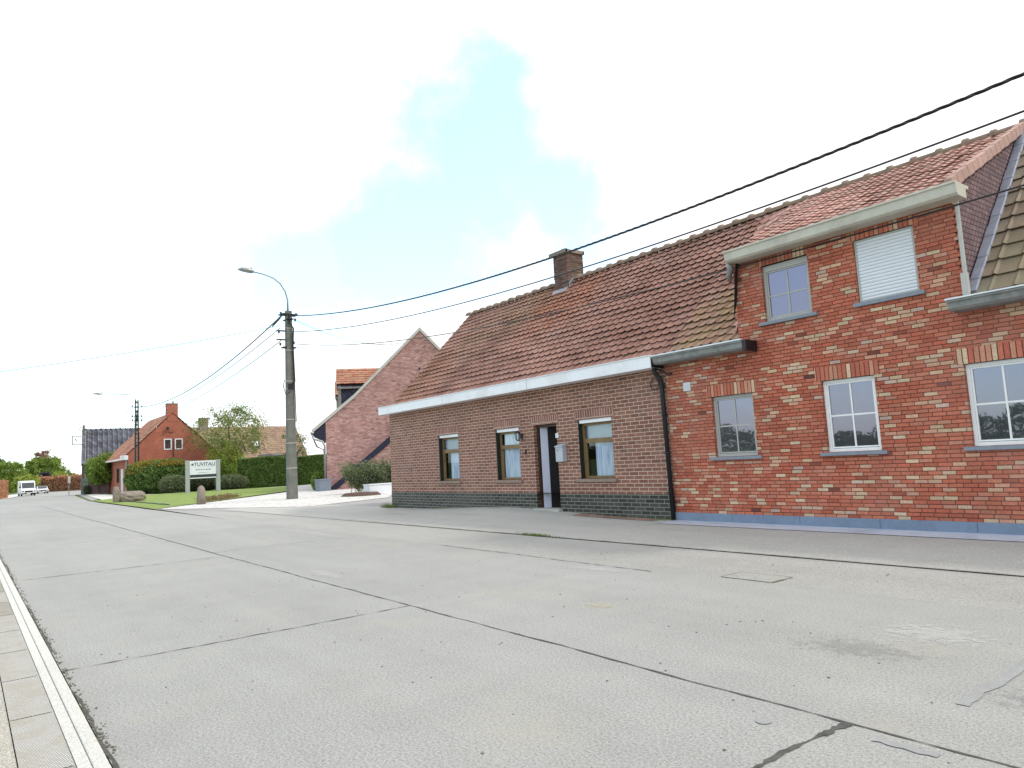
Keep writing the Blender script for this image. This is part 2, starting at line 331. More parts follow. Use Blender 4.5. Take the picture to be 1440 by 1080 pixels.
def paver_mat():
    m, t = mat('grooved_pavers'); s = t.sep(t.oc)
    cell = t.m('FLOOR', t.m('DIVIDE', s[0], .94))
    wn = t.node('ShaderNodeTexWhiteNoise', noise_dimensions='1D'); t.l.new(cell, wn.inputs['W'])
    g = t.m('SINE', t.m('MULTIPLY', t.m('ADD', t.m('MULTIPLY', s[0], .8), s[1]), 2*math.pi/.019))
    g2 = t.m('SINE', t.m('MULTIPLY', t.m('SUBTRACT', s[0], t.m('MULTIPLY', s[1], .8)), 2*math.pi/.019))
    gg = t.m('MULTIPLY', t.m('ADD', g, 1.), t.m('ADD', g2, 1.))
    base = t.mix(t.sm(wn.outputs['Value'], .2, .5), (.40, .37, .32), (.68, .67, .62))
    c = t.mix(t.sm(gg, .1, .9), (.24, .22, .19), base)
    c = t.mix(t.m('MULTIPLY', t.sm(t.noise(t.oc, 7., 6, .7), .42, .6), .6), c, (.40, .36, .29))
    t.put(t.b.inputs['Base Color'], c); t.b.inputs['Roughness'].default_value = .9; bump(t, gg, .6, .004); return m
M['paver'] = paver_mat()
def glass_mat(name, tint=(.015, .018, .022), f=.30):
    m, t = mat(name)
    t.b.inputs['Base Color'].default_value = (*tint, 1); t.b.inputs['Roughness'].default_value = .3
    gl = t.node('ShaderNodeBsdfGlossy', {'Color': (.82, .74, .98), 'Roughness': .015})
    fr = t.node('ShaderNodeFresnel', {'IOR': 1.5}); k = t.m('ADD', fr.outputs[0], f, clamp=True)
    bn = t.node('ShaderNodeBump', {'Strength': .04, 'Distance': .05, 'Height': t.noise(t.oc, 1.7, 2)}); t.l.new(bn.outputs[0], gl.inputs['Normal'])
    mx = t.node('ShaderNodeMixShader', {0: k}); t.l.new(t.b.outputs[0], mx.inputs[1]); t.l.new(gl.outputs[0], mx.inputs[2]); t.l.new(mx.outputs[0], t.o.inputs[0]); return m
M['glass'] = glass_mat('dark_glass', f=.15)
def clear_mat():
    m, t = mat('clear_glass'); gl = t.node('ShaderNodeBsdfGlossy', {'Roughness': .02}); tr = t.node('ShaderNodeBsdfTransparent', {'Color': (.9, .93, .95)})
    mx = t.node('ShaderNodeMixShader', {0: .06}); t.l.new(tr.outputs[0], mx.inputs[1]); t.l.new(gl.outputs[0], mx.inputs[2]); t.l.new(mx.outputs[0], t.o.inputs[0]); return m
M['clear'] = clear_mat()
def fold_shaded_net():
    m, t = mat('net_curtain'); s = t.sep(t.oc)
    n = t.noise(t.comb(t.m('MULTIPLY', s[0], 42.), 0.0, t.m('MULTIPLY', s[2], 1.5)), 1.0, 3, .6)  # vertical streaks paint fold shading into the curtain colour
    t.put(t.b.inputs['Base Color'], t.ramp(n, [(.36, (.50, .57, .68)), (.5, (.80, .85, .93)), (.65, (.93, .96, 1.))])); t.b.inputs['Roughness'].default_value = .9; return m
M['curtain'] = fold_shaded_net()
M['blind'] = plain('grey_blind', (.45, .5, .55), .8, .04, 3, bm=0)

# ------------------------------------------------------------------ ground sheets
def clip(poly, a, keep_less):
    out = []
    for i in range(len(poly)):
        p, q = poly[i], poly[(i+1) % len(poly)]
        ip = (p[0] <= a) if keep_less else (p[0] >= a); iq = (q[0] <= a) if keep_less else (q[0] >= a)
        if ip: out.append(p)
        if ip != iq: t = (a-p[0])/(q[0]-p[0]); out.append((a, p[1]+(q[1]-p[1])*t))
    return out
def sheet(name, poly, dz, mt, kind='structure', build=True):
    b = MB(); poly = [(p[0], p[1]) for p in poly]
    for lo, hi in ((-3000, -125), (-125, -85), (-85, 3000)):
        q = clip(clip(poly, lo, False), hi, True)
        if len(q) > 2: b.add([(x, y, zg(x)+dz) for x, y in q], [tuple(range(len(q)))])
    o = b.build(name, mt); tag(o, kind=kind); return o
sheet('ground', [(-1800, -1500), (900, -1500), (900, 1500), (-1800, 1500)], -.03, M['terrain'])
sheet('road', [(60, .55), (60, 5.85), (-20, 5.85), (-32, 6.0), (-53, 6.4), (-78, 8.3), (-110, 12), (-260, 40), (-260, 26), (-160, 9.5), (-125, 4.8), (-100, 2.6), (-80, 1.2), (-60, .55)], 0, M['road'])
sheet('side_road', [(-54, 6.7), (-78, 8.7), (-95, 10.4), (-105, 12), (-105, 40), (-84, 40), (-84, 11.5), (-68, 9.8)], -.006, M['asphalt'])
sheet('gutter_strip', [(60, 5.85), (60, 7.3), (-24, 7.3), (-31, 6.2), (-20, 5.85)], -.004, M['gutterstrip'])
def apron_z(x, y):
    k = max(0, min(1, (y-8.3)/1.8)); k = k*k*(3-2*k); return .005+.13*math.exp(-((x+13.4)/2.6)**2)*k
pb = MB(); nx, ny = 60, 10; xs = [-27+(-8.42+27)*i/nx for i in range(nx+1)]
for j in range(ny+1):
    for x in xs: pb.v.append((x, 7.3+2.85*j/ny, apron_z(x, 7.3+2.85*j/ny)))
for j in range(ny):
    for i in range(nx): a = j*(nx+1)+i; pb.f.append((a, a+1, a+nx+2, a+nx+1))
tag(pb.build('pavement', M['pave'], smooth=True), kind='structure')
sheet('pavement_right', [(60, 7.3), (60, 9.33), (-8.42, 9.5), (-8.42, 7.3)], .005, M['pave'])
sheet('stone_strip', [(60, 9.33), (60, 10.2), (-8.42, 10.2), (-8.42, 9.5)], .012, M['stepstone'])
g0 = [PG(217, 717), PG(330, 714.5), PG(430, 713), PG(545, 700), PG(560, 690), PG(520, 680), (-60, 26), PG(410, 684), PG(405, 692)]
sheet('asphalt_patch', [(-31, 6.2), (-24, 7.3), (-19, 7.3), (-19, 16), (-30, 22), (-34, 12)], .0, M['asphalt'])
sheet('gravel_yard', [(p[0], p[1]) for p in g0], .012, M['gravel'])
sheet('lawn', [tuple(PG(130, 705))[:2], tuple(PG(218, 717))[:2], tuple(PG(405, 691))[:2], tuple(PG(410, 684))[:2], tuple(PG(265, 692.5))[:2], tuple(PG(195, 697))[:2]], .03, M['lawn'])
sheet('garden_path', [(-57, 12.0), (-55.8, 13.0), (-54.5, 16.5), (-54.5, 21.5), (-57.5, 21.5), (-58.5, 16), (-59, 12.5), (-66, 10.1), (-80, 10.2), (-80, 9.3), (-53, 7.2), (-50, 8.2)], .016, M['lightpath'])
sheet('far_pavement', [(-100, 2.5), (-125, 4.7), (-160, 9.4), (-260, 25.9), (-260, 18), (-160, 5.4), (-125, 1.6), (-100, .6)], .03, M['lightpath'])
# near left kerb, grooved paver strip and brown path
kb = MB()
x = -60.
while x < 6: kb.box(x+.004, x+.996, .468, .528, -.02, .042); x += 1
tag(kb.build('kerb', M['kerb'], bevel=.006), kind='structure')
kb = MB().box(-60, 6, .415, .464, -.02, .038); tag(kb.build('kerb_backing', M['kerb']), kind='structure')
sheet('grooved_pavement', [(-60, .218), (6, .218), (6, .412), (-60, .412)], .034, M['paver'])
sheet('path_edge', [(-60, -2.2), (6, -2.2), (6, .2145), (-60, .2145)], .028, M['brownpave'])
db = MB()
for i in range(140):                             # joints between the pavers
    X = -.94*i+4.7
    if X < 5: db.box(X-.004, X+.004, .215, .403, .0, .0355)
tag(db.build('paver_joints', M['joint']), kind='structure')
def strip(b, pts, w0, z, jag=.3, step=.12):
    P = [Vector((p[0], p[1], 0)) for p in pts]; out = []
    for a, c in zip(P, P[1:]):
        n = max(1, int((c-a).length/step)); out += [a+(c-a)*i/n for i in range(n)]
    out.append(P[-1]); k = len(b.v); sh = 0
    for i, p in enumerate(out):
        t = (out[min(i+1, len(out)-1)]-out[max(i-1, 0)]).normalized(); nn = Vector((-t.y, t.x, 0))
        sh = sh*.9+random.uniform(-1, 1)*w0*jag
        ww = w0*(1+random.uniform(-jag, jag)*1.5)
        for s_ in (-1, 1): q = p+nn*(sh+s_*ww/2); b.v.append((q.x, q.y, zg(q.x)+z))
        if i: b.f.append((k+2*i-2, k+2*i, k+2*i+1, k+2*i-1))
b = MB()
strip(b, [(40, 3.15), (-1.8, 3.15), (-5.76, 3.18), (-12, 3.22)], .013, .0035, .45); strip(b, [(-12, 3.22), (-34, 3.4), (-50, 3.6)], .022, .0035, .3, .4)
for X in (-5.78, -11.6, -17.4): strip(b, [(X, .55), (X+.02, 3.19)], .011 if X > -8 else .015, .0035, .6, .06)
strip(b, [(-1.79, .55), (-1.80, 2.5), (-1.78, 2.95)], .02, .0035, .5, .03); strip(b, [(-1.78, 2.95), (-1.76, 3.08), (-1.76, 3.15)], .034, .0036, .35, .02)
strip(b, [(-12.25, 3.2), (-12.3, 4.1), (-12.25, 5.8)], .011, .0035, .5, .1)
strip(b, [(60, 7.28), (-9, 7.3), (-14, 7.35), (-21, 7.5)], .014, .012, .4, .15)
strip(b, [(-5.2, 5.72), (-7.0, 5.75), (-9.5, 5.8)], .012, .0035, .6, .1)
strip(b, [(60, .545), (-60, .545)], .018, .003, .5, .1)
tag(b.build('road_joints', M['joint']), kind='structure')
b = MB()
for i in range(700):                             # crumbled grit in the gutter along the kerb
    X = -1.8-random.random()**1.7*16; Y = .55+abs(random.gauss(0, .022)); s_ = random.uniform(.002, .006)
    b.box(X-s_, X+s_*1.3, Y-s_, Y+s_, 0, s_*1.4)
for i in range(260):
    X = random.uniform(-9, 0); Y = random.uniform(.7, 7); s_ = random.uniform(.0015, .005); b.box(X-s_, X+s_*1.4, Y-s_, Y+s_, 0, s_)
tag(b.build('road_grit', M['soil2']), kind='stuff')
b = MB(); strip(b, [(-1.50, 3.7), (-1.54, 5.7)], .05, .0038, .15, .06)
strip(b, [(-1.60, 3.06), (-1.35, 3.07)], .05, .0038, .2, .03)
pass
b.add([(-2.03+.035*math.cos(a*.52), 2.91+.035*math.sin(a*.52), .004) for a in range(12)], [tuple(range(12))])
tag(b.build('joint_repairs', M['patch']), kind='structure')
def wear_mat(name, col, am=.38):
    m, t = mat(name); t.b.inputs['Base Color'].default_value = (*col, 1); t.b.inputs['Roughness'].default_value = .9
    uv = t.node('ShaderNodeUVMap', uv_map='tile').outputs[0]
    dd = t.node('ShaderNodeVectorMath', operation='LENGTH'); t.l.new(uv, dd.inputs[0])
    k = t.m('ADD', t.m('SUBTRACT', 1.1, dd.outputs['Value']), t.m('MULTIPLY', t.m('SUBTRACT', t.noise(t.oc, 14., 6, .8), .5), 3.2))
    k = t.sm(k, .55, .9); k = t.m('MULTIPLY', k, t.sm(dd.outputs['Value'], 1.0, .75))
    tr = t.node('ShaderNodeBsdfTransparent'); mx = t.node('ShaderNodeMixShader', {0: t.m('MULTIPLY', k, am)})
    t.l.new(tr.outputs[0], mx.inputs[1]); t.l.new(t.b.outputs[0], mx.inputs[2]); t.l.new(mx.outputs[0], t.o.inputs[0]); return m
MW, MY, MD = wear_mat('white_scuff', (.62, .61, .58)), wear_mat('yellow_scuff', (.58, .50, .30)), wear_mat('dark_cracking', (.13, .13, .12), .18)
def blotch(name, cx, cy, rx, ry, mt, z, a=0):
    b = MB(); vs = [(-1, -1), (1, -1), (1, 1), (-1, 1)]; ca, sa = math.cos(a), math.sin(a)
    b.add([(cx+u*rx*ca-v*ry*sa, cy+u*rx*sa+v*ry*ca, z) for u, v in vs], [(0, 1, 2, 3)]); b.uv = vs
    tag(b.build(name, mt), kind='structure')
blotch('road_stain', -5.8, 5.5, .75, .22, MW, .0045, .1); blotch('road_stain', -4.4, 4.22, .24, .17, MY, .0045, .3)
blotch('road_stain', -2.1, 4.9, .55, .45, MW, .0045, 0); blotch('road_stain', -2.3, 4.3, .7, .38, MD, .0048, .2)
blotch('road_stain', -1.2, 4.0, .5, .3, MD, .0051, .5); blotch('road_stain', -8.3, 3.45, 1.3, .16, MW, .0045, 0)
blotch('road_stain', -13.5, 9.2, 1.6, .5, MD, .06, 0.1); blotch('road_stain', -16.3, 8.7, 1.2, .22, MD, .03, 0)
blotch('road_stain', -14, 5.5, 4.5, .35, MW, .0045, 0)
b = MB(); b.box(-4.42, -3.9, 5.88, 6.2, -.01, .003); mh = b.build('manhole_cover', M['gutterstrip'], bevel=.002); tag(mh, 'square concrete manhole cover let into the far gutter strip', 'manhole cover')
b = MB()
for a in ([(-4.44, 5.87), (-3.88, 5.87)], [(-3.88, 5.87), (-3.88, 6.21)], [(-3.88, 6.21), (-4.44, 6.21)], [(-4.44, 6.21), (-4.44, 5.87)]): strip(b, a, .013, .001, .3, .05)
b.build('seam', M['moss'], mh)
b = MB()
for (X, Y, zz, n) in [(-8.95, 7.3, .01, 200), (-9.2, 7.31, .01, 90), (-19.1, 10.0, .0, 260), (-19.5, 10.1, 0, 260), (-13.8, 9.9, .1, 40), (-16.5, 10.05, .04, 60), (-12.0, 10.05, .1, 40), (-8.7, 10.02, .01, 60)]:
    for i in range(n):
        x, y = X+random.gauss(0, .16), Y+random.gauss(0, .02 if Y < 9 else .05); h = random.uniform(.015, .05) if Y < 9 else random.uniform(.03, .16 if n > 200 else .05)
        dx, dy = random.gauss(0, h*.4), random.gauss(0, h*.4); zz2 = apron_z(x, y) if x < -8.5 else .012
        b.add([(x-.006, y, zz2), (x+.006, y, zz2), (x+dx, y+dy, zz2+h)], [(0, 1, 2)])
MWEED = leafy('weed_leaves', [(.06, .10, .02), (.14, .2, .04), (.2, .22, .06)])
tag(b.build('weeds', MWEED), kind='stuff')
b = MB()
for i in range(17):
    for Y in (9.76, 9.9, 10.05): b.v.append((-10.9+i*.134, Y, apron_z(-10.9+i*.134, Y)+.006))
for i in range(16):
    for j in (0, 1): b.f.append((3*i+j, 3*i+3+j, 3*i+4+j, 3*i+1+j))
tag(b.build('red_paver_edge', M['redslab']), kind='structure')

# ------------------------------------------------------------------ building helpers
def wall(b, x0, x1, z0, z1, Y, holes, dep, absent=()):
    """front wall facing -Y with openings (x0,x1,z0,z1) and their reveals"""
    xs = sorted({x0, x1, *[h[i] for h in list(holes)+list(absent) for i in (0, 1) if x0 <= h[i] <= x1]})
    zs = sorted({z0, z1, *[h[i] for h in list(holes)+list(absent) for i in (2, 3) if z0 <= h[i] <= z1]})
    for xa, xb in zip(xs, xs[1:]):
        for za, zb in zip(zs, zs[1:]):
            cx, cz = (xa+xb)/2, (za+zb)/2
            if any(h[0] < cx < h[1] and h[2] < cz < h[3] for h in list(holes)+list(absent)): continue
            b.quad((xa, Y, za), (xb, Y, za), (xb, Y, zb), (xa, Y, zb))
    for h in holes:
        a, c, d, e = h[:4]; y2 = Y+dep
        b.quad((a, Y, d), (a, y2, d), (a, y2, e), (a, Y, e)); b.quad((c, Y, e), (c, y2, e), (c, y2, d), (c, Y, d))
        b.quad((a, Y, e), (a, y2, e), (c, y2, e), (c, Y, e)); b.quad((a, y2, d), (a, Y, d), (c, Y, d), (c, y2, d))
    return b
def frame_box(b, a, c, d, e, y0, y1, w):        # rectangular frame a..c by d..e
    b.box(a, a+w, y0, y1, d, e); b.box(c-w, c, y0, y1, d, e); b.box(a+w, c-w, y0, y1, d, d+w); b.box(a+w, c-w, y0, y1, e-w, e)
def roof(O, A, B, la, lb, tw, ev, amp=.022, drop=.03, zfun=None, jit=.004, prof='pan', ns=6):
    """tiled slope: O lower corner, A along the eave, B up the slope"""
    A = Vector(A).normalized(); B = Vector(B).normalized(); Nn = A.cross(B).normalized()
    if Nn.z < 0: Nn = -Nn
    O = Vector(O); b = MB(); b.uv = []
    nc = max(1, round(la/tw)); tw = la/nc; nr = max(1, round(lb/ev)); ev = lb/nr
    def h(f):
        if prof == 'pan': return amp*(.15+.25*f+1.1*max(0, (f-.45)/.4)**1.4) if f < .9 else 0
        if prof == 'flat': return amp*(1 if f > .86 else 0)
        return amp*math.sin(2*math.pi*f)
    n = nc*ns
    rj = {}
    for r in range(nr):
        for (fv, off) in ((0, drop-.013), (0.001, drop), (1.22, -.003)):
            if r == nr-1 and fv > 1: fv = 1
            for i in range(n+1):
                c = min(nc-1, i//ns); f = (i % ns)/ns if i < n else 1.
                if (r, c) not in rj: rj[(r, c)] = random.uniform(-jit, jit)
                j = rj[(r, c)]; sag = .004*math.sin(r*1.7+c*.4)
                p = O+A*(i*tw/ns)+B*((r+fv)*ev+(j*2 if off > .01 else 0))
                if zfun: p = zfun(p)
                p = p+Nn*(off+h(f)+(j if fv > 0 else 0)+sag)
                b.v.append(tuple(p)); b.uv.append((c+.02+.96*f, r+min(.98, max(.02, fv))))
        k = r*3*(n+1)
        for q in range(2):
            for i in range(n): a = k+q*(n+1)+i; b.f.append((a, a+1, a+n+2, a+n+1))
    return b
def ridge(b, x0, x1, y, z, r=.11, step=.38, axis='x'):
    n = max(1, round((x1-x0)/step)); step = (x1-x0)/n
    for i in range(n):
        j = random.uniform(-.01, .01); pts = []
        a, c = x0+i*step, x0+(i+1)*step+.03
        k = len(b.v); m_ = 8
        for s_, rr in ((a, r*1.3), (a+.07, r*1.28), (a+.09, r), (c, r*.97)):
            for q in range(m_+1):
                an = math.pi*q/m_; cc, dd = rr*math.cos(an)*1.1, rr*math.sin(an)*.95-.05+j
                b.v.append((s_, y+cc, z+dd) if axis == 'x' else (y+cc, s_, z+dd))
        for t_ in range(3):
            for q in range(m_): e = k+t_*(m_+1)+q; b.f.append((e, e+1, e+m_+2, e+m_+1))
    return b

FY = 10.1                                        # the street front of both houses
RY, RZ, EY, EZ = 13.3, 6.06, 10.2, 3.0           # ridge and eave of the long roof
SL = Vector((0, RY-EY, RZ-EZ)); SLn = SL.length
# ------------------------------------------------------------------ old brown house
H1 = empty('brick_house', (-14, FY, 0), 'low brown brick cottage with black brick base, white eave and open front door', 'house')
W = [(-16.40, -15.44, .76, 1.97), (-13.80, -12.90, .76, 1.96), (-10.90, -9.93, .76, 1.97)]
DOOR = (-12.36, -11.58, .10, 1.96)
b = MB(); wall(b, -19.15, -8.48, .46, 2.9, FY, [W[0], W[1], W[2], (DOOR[0], DOOR[1], .46, DOOR[3])], .17)
b.prism([(-19.149, FY+.001, 0), (-19.149, 16.4, 0), (-19.149, 16.4, 3.0), (-19.149, RY, RZ-.06), (-19.149, EY, 3.0), (-19.149, FY+.001, 2.9)], (.2, 0, 0))
b.prism([(-8.72, FY+.2, 0), (-8.72, 16.4, 0), (-8.72, 16.4, 3.0), (-8.72, RY, RZ-.08), (-8.72, FY+.2, 2.8)], (.1, 0, 0))
b.box(-18.9, -8.72, 16.2, 16.4, 0, 3)
b.build('wall', M['oldbrick'], H1)
b = MB(); wall(b, -19.153, -8.48, 0, .46, FY-.004, [(DOOR[0], DOOR[1], -.01, .46)], .17)
b.build('plinth', M['oldplinth'], H1)
for h in W+[DOOR]: MB().box(h[0]-.08, h[1]+.08, FY-.006, FY+.12, h[3], h[3]+.19).build('lintel', M['oldsoldier'], H1)
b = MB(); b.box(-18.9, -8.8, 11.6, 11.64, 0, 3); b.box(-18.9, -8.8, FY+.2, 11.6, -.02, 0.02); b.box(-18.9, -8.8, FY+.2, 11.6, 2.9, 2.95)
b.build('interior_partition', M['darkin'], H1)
for k, h in enumerate(W):
    a, c, d, e = h[:4]
    b = MB(); b.box(a-.003+.006, a+.022, FY-.002, FY+.16, d, e)
    b.build('jamb', M['darkjamb'], H1)
    b = MB(); b.box(a-.11, c+.07, FY-.05, FY+.1, d-.065, d-.002); b.build('sill', M['oldsill'], H1, bevel=.005)
    b = MB(); b.box(a+.02, c-.005, FY+.02, FY+.11, e-.075, e-.003); b.build('shutter_box', M['white'], H1, bevel=.004)
    y0, y1 = FY+.10, FY+.155; zt = 1.52
    b = MB(); frame_box(b, a+.023, c-.004, d+.003, e-.076, y0, y1, .05); b.box(a+.073, c-.054, y0-.01, y1, zt-.035, zt+.055)
    b.box(a+.073, a+.115, y0+.01, y1-.005, d+.053, zt-.035)
    wf = b.build('window_frame', M['wood'], H1, bevel=.004)
    b = MB(); b.box(a+.07, c-.05, y0+.03, y0+.036, d+.05, e-.12); b.build('pane', M['clear'], wf)
    def cloth(xa, xb, za, zb, mt, fold=.012, nf=16):
        b = MB(); n = 96
        for z_ in (za, zb):
            for i in range(n+1):
                f = i/n; b.v.append((xa+(xb-xa)*f, y1+.018+fold*math.sin(f*nf*2*math.pi+2*math.sin(f*9)), z_))
        for i in range(n): b.f.append((i, i+1, n+2+i, n+1+i))
        return b.build('curtain', mt, wf, smooth=True)
    g = .24 if k != 1 else .03
    cloth(a+.07+g, c-.03, d+.02, zt-.02, M['curtain'])
    if k == 1: cloth(a+.12, c-.03, zt+.03, e-.06, M['curtain'], .01, 13)
    else: cloth(a+.06, c-.03, zt+.03, e-.05, M['blind'], .002, 5)
b = MB(); a, c, d, e = DOOR
b.box(a+.002, a+.06, FY+.08, FY+.165, d, e-.003); b.box(c-.045, c-.002, FY+.08, FY+.165, d, e-.003); b.box(a+.06, c-.045, FY+.08, FY+.165, e-.06, e-.003)
b.build('door_frame', M['darkwood'], H1, bevel=.004)
# door leaf stands open inwards, hinged on the left jamb
hg = Vector((a+.075, FY+.13, 0)); an = R(39); A_ = Vector((math.cos(an), math.sin(an), 0)); n_ = Vector((-A_.y, A_.x, 0)); zz = Vector((0, 0, 1))
b = MB(); b.obox(hg+A_*.31+zz*(d+.92), A_, zz, n_, .31, .9, .02)
dl = b.build('door', M['doorpanel'], H1, bevel=.004)
b = MB(); b.obox(hg+A_*.55+zz*1.05-n_*.05, A_, zz, n_, .05, .012, .012); b.obox(hg+A_*.58+zz*1.05-n_*.03, A_, zz, n_, .012, .012, .02); b.build('handle', M['steel'], dl)
b = MB(); b.box(a-.03, c+.06, FY-.12, FY+.3, 0, .135); b.build('doorstep', M['pave'], H1, bevel=.01)
b = MB()
for i in range(26): b.tube([(a+.26+i*.019, FY+.2+.004*math.sin(i*5), e-.07), (a+.26+i*.019, FY+.2, d+.05)], .006, 5)
b.box(a+.2, c-.04, FY+.22, FY+.23, d+.02, e-.06)  # dark sheet behind the beads stands in for the unlit hall
b.build('bead_curtain_and_dark_sheet', M['darkin'], H1)
# roofs
b = roof((-19.25, EY, EZ), (1, 0, 0), SL, 10.78, SLn, .205, .205, amp=.027, drop=.042); b.build('roof', M['oldtiles'], H1, smooth=False)
b = roof((-8.6, 16.5, EZ-.1), (-1, 0, 0), (0, -SL.y, SL.z), 10.55, SLn, .41, .464, ns=4); b.build('roof', M['oldtiles'], H1)
b = ridge(MB(), -19.3, -8.5, RY, RZ+.02, .12); b.build('ridge_tiles', M['ridgemoss'], H1, smooth=True)
b = MB(); b.box(-19.17, -8.52, 9.79, EY+.04, 2.745, 2.92); b.box(-19.18, -8.52, 9.762, 9.79, 2.74, 2.955); b.box(-19.16, -8.52, 9.79, 9.80, 2.92, 2.97)
gt = b.build('eave_gutter', M['white'], H1, bevel=.005)
for X in (-15.6, -12.1): MB().box(X-.003, X+.003, 9.7595, 9.765, 2.742, 2.953).build('board_joint', M['greywood'], gt)
b = MB(); b.box(-19.19, -8.52, 9.748, 9.80, 2.956, 2.975); b.build('drip_edge', M['pvc'], gt)
b = MB(); b.prism([(-19.30, EY-.02, EZ-.02), (-19.30, RY, RZ+.02), (-19.30, RY, RZ-.12), (-19.30, EY-.02, EZ-.16)], (.06, 0, 0)); b.build('verge_board', M['oldsill'], H1)
# chimney
b = MB()
nrow = 18
for i in range(nrow):
    j = lambda: random.uniform(-.008, .008)
    b.box(-14.62+j(), -14.06+j(), 13.0+j(), 13.62+j(), 5.62+i*.066, 5.62+(i+1)*.066-.002)
ch = b.build('chimney', M['chimbrick'], H1, bevel=.006)
b = MB()
for i in range(9):
    for (X, Y) in [(-14.66+i*.075, 12.96), (-14.06, 12.96+i*.078), (-14.66, 12.96+i*.078), (-14.66+i*.075, 13.6)]:
        b.box(X-.03+random.uniform(-.02, .01), X+.045, Y-.03+random.uniform(-.02, .02), Y+.05, 6.80, 6.885+random.uniform(0, .02))
b.box(-14.62, -14.06, 13.0, 13.62, 6.80, 6.87)
b.build('chimney_cap', M['stone'], ch, bevel=.008)
b = MB(); b.obox((-14.34, 12.93, 5.76), Vector((1, 0, 0)), SL/SLn, Vector((0, -SL.z, SL.y))/SLn, .30, .10, .012); b.obox((-14.045, 13.12, 5.98), Vector((0, 0, 1)), SL/SLn, Vector((1, 0, 0)), .07, .13, .012)
b.build('flashing', M['zinc'], ch)
# small wall details
b = MB(); b.box(-18.07, -17.93, FY-.014, FY, 1.04, 1.10); b.box(-18.09, -17.91, FY-.03, FY, 1.10, 1.115); b.build('air_vent', M['oldsill'], H1)
b = MB(); b.box(-12.68, -12.65, FY-.03, FY, 1.33, 1.43); b.build('doorbell', M['black'], H1, bevel=.004)
b = MB(); b.box(-11.615, -11.52, FY-.012, FY-.0005, 1.64, 1.74)
np_ = b.build('number_plate', M['pvc'], H1, bevel=.01)
b = MB(); b.box(-11.572, -11.563, FY-.0135, FY-.012, 1.665, 1.715); b.build('numeral', M['signink'], np_)
b = MB(); p = [(-8.60, 9.93, 2.76), (-8.60, 9.95, 2.66), (-8.56, 10.03, 2.56), (-8.545, 10.045, 2.4), (-8.5, 10.045, .02)]
b.tube(p, .042, 10)
for z_ in (.5, 1.2, 1.9, 2.4): b.tube([(-8.53, 10.045, z_-.02), (-8.53, 10.045, z_+.02)], .052, 10)
b.build('downpipe', M['black'], H1, smooth=True)
b = MB(); b.tube([(-8.60+.10*math.cos(t_*.45)-.12, 10.06, 2.47+.10*math.sin(t_*.45)) for t_ in range(15)], .009, 6); b.tube([(-8.6, 10.0, 2.74), (-8.42, 9.97, 2.67), (-8.35, 10.0, 2.60), (-8.30, 10.06, 2.62)], .018, 6)
b.build('cable_loop', M['black'], H1, smooth=True)
# wall lamp and mailbox
L1 = empty('wall_lamp', (-12.78, FY, 1.7), 'small black iron lantern on the brown brick wall left of the front door', 'wall lamp')
b = MB(); b.box(-12.81, -12.75, FY-.02, FY, 1.68, 1.80); b.tube([(-12.78, FY-.02, 1.74), (-12.78, FY-.08, 1.83), (-12.78, FY-.13, 1.84)], .01, 6)
b.tube([(-12.78, FY-.13, 1.87), (-12.78, FY-.13, 1.83), (-12.78, FY-.13, 1.82)], [.008, .07, .075], 6); b.tube([(-12.78, FY-.13, 1.67), (-12.78, FY-.13, 1.64)], [.05, .02], 6)
for q in range(6): b.tube([(-12.78+.07*math.cos(q*1.047), FY-.13+.07*math.sin(q*1.047), 1.82), (-12.78+.048*math.cos(q*1.047), FY-.13+.048*math.sin(q*1.047), 1.67)], .006, 4)
b.build('bracket_and_cage', M['iron'], L1)
b = MB(); b.tube([(-12.78, FY-.13, 1.815), (-12.78, FY-.13, 1.675)], [.06, .042], 8); b.build('glass', M['clear'], L1)
L2 = empty('mailbox', (-11.35, FY, 1.13), 'grey metal letterbox with sloping lid on the wall right of the open door', 'mailbox')
b = MB(); x0, x1 = -11.52, -11.29; b.prism([(x0, FY, 1.13), (x0, FY-.12, 1.13), (x0, FY-.12, 1.44), (x0, FY, 1.48)], (x1-x0, 0, 0)); b.build('box', M['mailbox'], L2, bevel=.008)
b = MB(); b.prism([(x0-.012, FY-.14, 1.44), (x0-.012, FY-.135, 1.462), (x0-.012, FY, 1.508), (x0-.012, FY, 1.486)], (x1-x0+.024, 0, 0)); b.build('lid', M['mailbox'], L2, bevel=.004)
b = MB(); b.tube([(-11.44, FY-.119, 1.37), (-11.44, FY-.128, 1.37)], .012, 10); b.build('lock', M['black'], L2)

# ------------------------------------------------------------------ red brick house
H2 = empty('brick_house', (-5, FY, 0), 'tall red and tan mottled brick house with wall dormer and blue stone base', 'house')
XL, XR = -8.48, 3.0; DX0, DX1 = -6.88, -3.55; DZ = 4.42
N = [(-7.53, -6.72, 1.09, 2.11), (-5.55, -4.76, 1.09, 2.15), (-3.63, -2.47, 1.09, 2.14)]
UA, UB = (-6.37, -5.57, 3.19, 4.10), (-4.86, -4.04, 3.19, 4.10)
b = MB(); wall(b, XL, XR, .14, DZ, FY, N+[UA, UB], .09, absent=[(XL-1, DX0, 2.93, 9), (DX1, XR+1, 2.93, 9)])
b.box(XR-.2, XR, FY+.01, 16.4, 0, 3); b.box(XL+.1, XR, 16.2, 16.4, 0, 3)
b.prism([(XR-.2, EY, 3), (XR-.2, RY, RZ-.08), (XR-.2, 16.4, 3)], (.2, 0, 0))
b.quad((DX1, FY, 2.93), (DX1, FY+.1, 2.93), (DX1, FY+.1, DZ), (DX1, FY, DZ)); b.quad((DX0, FY+.1, 2.93), (DX0, FY, 2.93), (DX0, FY, DZ), (DX0, FY+.1, DZ))
